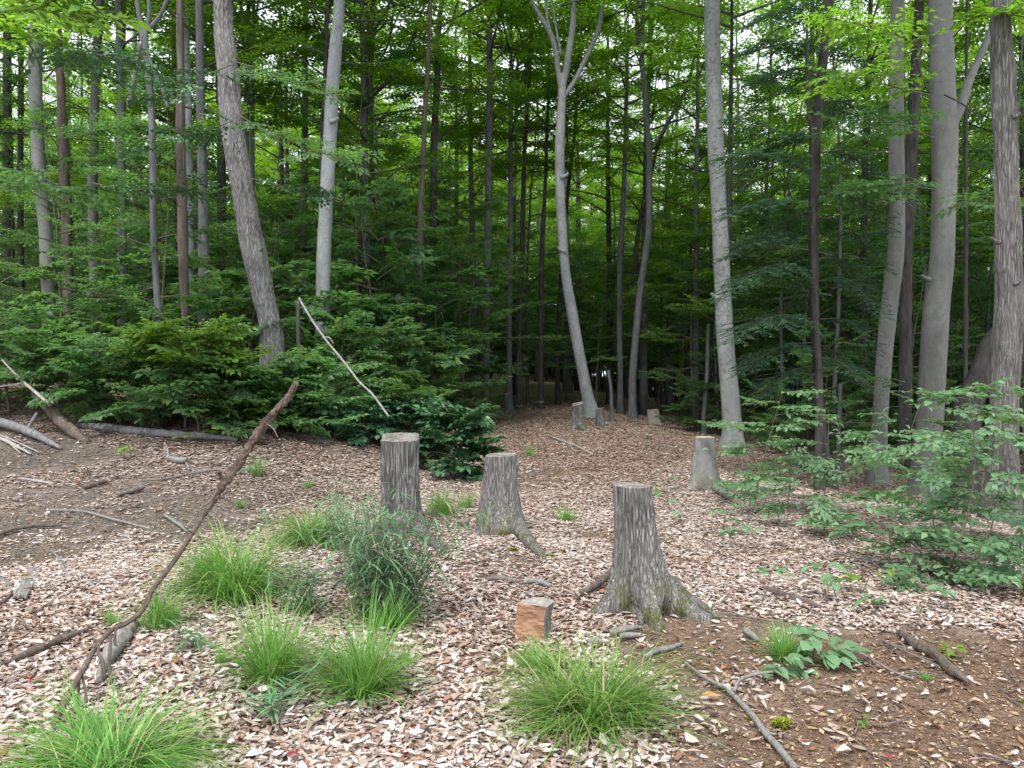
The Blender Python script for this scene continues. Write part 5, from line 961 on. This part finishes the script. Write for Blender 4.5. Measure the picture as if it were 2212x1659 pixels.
# shrubs on the bank and behind the stumps: leaves too many to part, each shrub its own foliage
def shrub(name, label, foot, top, spread, n, leafL, seed, mat, T=L5, lo=0.0, hi=.7, spray=.5, first=.15, depth=.8):
    g = G(*foot); Y = g[1]; tp = P(*top, Y); h = tp[2] - g[2]; R_ = spread * Y / F
    w, lv = crown(seed, h * first, h * .96, R_, n, 6, spray, leafL, .6, T, lo, hi, lambda t: 1.12 - .6 * t, True, .006)
    t = thing(name, label, 'shrub', g); ln, rd = trunk_line(seed, h, .010 + .006 * h, .15); obj('stem', mesh('stem', join([tube(ln, rd, 6), w]), M['stem']), t); obj('foliage', mesh('foliage', lv, M[mat]), t)
shrub('dark_bush', 'compact dark glossy bush standing behind the middle stump', (975, 1030), (975, 905), 85, 15, .13, 701, 'bush_and_shade', spray=.36, hi=.9)
shrub('dark_bush', 'dark glossy bush sprawling just behind the tall dark stump', (880, 965), (880, 880), 70, 14, .125, 702, 'bush_and_shade', spray=.36)
shrub('dark_bush', 'dark glossy bush left of the tall dark stump top', (790, 955), (795, 895), 60, 12, .12, 703, 'bush_and_shade', spray=.36)
shrub('leafy_bush', 'large light green bush wrapped about the broken birch pole', (800, 905), (770, 720), 120, 22, .115, 704, 'bush', spray=.5)
shrub('leafy_bush', 'rounded light green bush right of the broken birch pole', (930, 905), (920, 800), 115, 18, .115, 705, 'bush', spray=.48)
shrub('leafy_bush', 'light green bush sloping to the clearing edge past the birch pole', (1000, 900), (985, 840), 70, 12, .11, 706, 'bush', spray=.45)
shrub('leafy_bush', 'loose light bush low down between the birch pole foot and the tall dark stump', (860, 925), (850, 820), 90, 13, .115, 716, 'bush', spray=.45)
shrub('leafy_bush', 'thin upright leafy shoots climbing above the birch pole', (745, 900), (740, 690), 70, 14, .115, 717, 'bush', spray=.42, first=.3)
shrub('leafy_bush', 'green bush beneath the smooth pale grey tree', (700, 920), (690, 800), 100, 16, .115, 707, 'bush', spray=.55)
shrub('bright_sapling', 'sapling with bright yellow-green flat top sprays before the slender forked tree', (400, 925), (385, 722), 115, 24, .11, 708, 'bright', spray=.6, first=.6, hi=.3)
shrub('leafy_bush', 'mid green shrub below the bright yellow-green sapling', (430, 930), (430, 800), 115, 16, .12, 709, 'understory', spray=.6)
shrub('leafy_bush', 'mid green shrub at the bank between bright sapling and leaning rough tree', (560, 925), (550, 800), 95, 14, .12, 710, 'understory', spray=.55)
shrub('bright_sapling', 'low bright green shrub just left of the scaly branch tip', (520, 915), (515, 850), 70, 14, .10, 711, 'bright', spray=.45, hi=.3)
shrub('leafy_bush', 'shady wide shrub at the bank above the pale barkless log', (270, 910), (265, 770), 130, 17, .12, 712, 'understory', spray=.6)
shrub('leafy_bush', 'shady shrub above the dark sloping log', (150, 900), (150, 740), 120, 16, .12, 713, 'understory', spray=.6)
shrub('leafy_bush', 'shady shrub with flat layers at the picture edge of the bank', (20, 890), (20, 690), 120, 16, .12, 714, 'understory', spray=.6)
shrub('leafy_bush', 'low leafy shrub right of the scaly branch tip', (660, 925), (655, 860), 70, 16, .10, 715, 'sapling', spray=.45)

# ------------------------------------------------------------------ moss cushions and odd leaves
def moss(label, px, py, rx, ry, h, seed):
    g = G(px, py); r = rng(seed); n = 900; a = r.uniform(0, 6.28, n); d = np.sqrt(r.random(n)) * (.75 + .25 * noise(np.cos(a) * 2, np.sin(a) * 2, 0, seed))
    x, y = np.cos(a) * d * rx, np.sin(a) * d * ry; z = H(g[0] + x, g[1] + y) - g[2] + .012 + h * (1 - d * d) + r.normal(0, .003, n)
    th = r.uniform(0, 6.28, n); lv = place(LK, np.stack([x, y, z], -1), np.stack([np.cos(th), np.sin(th), r.uniform(0, .8, n)], -1), np.stack([r.normal(0, .4, n), r.normal(0, .4, n), np.ones(n)], -1), r.uniform(.008, .02, n), r.uniform(.005, .010, n))
    o = obj('moss_patch', mesh('moss_patch', lv, M['moss']), None, g); tag(o, label, 'moss')
moss('yellow-green moss patch on the bare soil right of the forked branch', 1690, 1572, .055, .05, .012, 800)
moss('small moss patch hugging the forked branch on the bare soil', 1628, 1560, .035, .03, .006, 801)
moss('moss patch in the soil just below the mossy-footed stump', 1108, 1192, .05, .035, .012, 802)
moss('moss patch on soil between the tall dark stump and the mossy-footed one', 988, 1170, .06, .03, .01, 803)
moss('moss patch at the tip of the long stump root', 1187, 1206, .05, .03, .01, 804)
moss('small moss patch below the sedge and broad-leaf seedling', 1820, 1432, .06, .03, .008, 805)
moss('wide mossy strip on the far soil beside the lichen-patched tree', 1440, 940, .9, .18, .03, 806)
OD = {'leaf_orange': (.36, .17, .075), 'leaf_white': (.50, .44, .40), 'leaf_red': (.30, .035, .03), 'leaf_yellow': (.45, .36, .08)}
for k_, c in OD.items(): M[k_] = foliage(k_.replace('_', ' '), [(0, tuple(.8 * v for v in c)), (1, c)], c, .15, .7)
for i, (px, py, L, mt, lab) in enumerate(((1515, 1520, .12, 'leaf_orange', 'big orange-tan leaf lying on the soil beside the forked branch'), (1682, 1493, .075, 'leaf_white', 'pale oval leaf lying flat on dark soil above the moss patch'), (1762, 1512, .10, 'leaf_white', 'narrow white leaf on the soil right of the pale oval leaf'), (1835, 1500, .10, 'leaf_white', 'long whitish leaf on the soil below the broad-leaf seedling'), (1480, 1600, .12, 'leaf_white', 'large cream leaf at the edge of the wide sedge mound'),
        (1556, 1462, .08, 'leaf_orange', 'brown leaf on bare soil above the fork of the pale branch'), (1565, 1474, .05, 'leaf_yellow', 'small yellow leaf on bare soil at the fork of the pale branch'), (1932, 1652, .05, 'leaf_red', 'small red leaf at the frame bottom on reddish soil'), (78, 1478, .05, 'leaf_red', 'little red leaf on pale litter below the dark decaying stick'), (865, 1640, .08, 'leaf_red', 'dark red leaf at the frame bottom below the spiky tuft'), (620, 1645, .07, 'leaf_red', 'dark red leaf on near litter right of the corner tuft'), (380, 1448, .09, 'leaf_orange', 'orange leaf on pale litter right of the grey log piece'), (1345, 1545, .10, 'leaf_orange', 'rusty leaf beneath the wide sedge mound'),
        (350, 1103, .13, 'leaf_orange', 'orange leaf lying alone on the grey soil patch'), (165, 1045, .13, 'leaf_orange', 'orange brown leaf near the stubby dark stick'), (40, 1255, .10, 'leaf_orange', 'rust orange leaf touching the silvery wood slab'), (255, 1252, .08, 'leaf_orange', 'rust leaf on litter behind the leaning branch'), (1840, 1640, .09, 'leaf_white', 'cream leaf at the reddish soil bottom edge'), (2120, 1570, .10, 'leaf_white', 'white leaf lying on reddish soil near the picture edge'))):
    g = G(px, py); o = obj('fallen_leaf', mesh('fallen_leaf', place(leaf8((.2, -.1, .35)[i % 3], .2), np.zeros((1, 3)), np.array([[1., 0, 0]]), np.array([[0, 0, 1.]]), L * .8, L * .4), M[mt]), None, g + [0, 0, .035])
    o.rotation_euler = (.15 * (-1) ** i, .12, 1.3 * i); tag(o, lab, 'leaf')

for i, (a, b, h, lab) in enumerate(((330, 935, 45, 'bright seedling in front of the pale barkless log'), (420, 962, 30, 'low bright seedling where the pale log tapers off'), (505, 930, 40, 'bright seedling under the low bright shrub by the branch tip'), (590, 940, 45, 'bright seedling just past the scaly branch on the bank'), (130, 905, 45, 'bright seedling on the bank beside the dark sloping log'), (60, 880, 40, 'bright seedling on the bank near the picture edge'), (610, 905, 60, 'taller leafy seedling behind the scaly branch tip'), (225, 915, 55, 'bright seedling under the shady wide shrub'), (385, 905, 70, 'bright seedling under the bright flat-topped sapling'), (690, 935, 45, 'leafy seedling on the bank under the birch pole'))):
    seedling('seedling', lab, (a, b), (a + 6, b - h), 45, 20, .11, 670 + i, 'bright' if i % 3 else 'sapling', tiers=3, first=.5, cat='seedling')
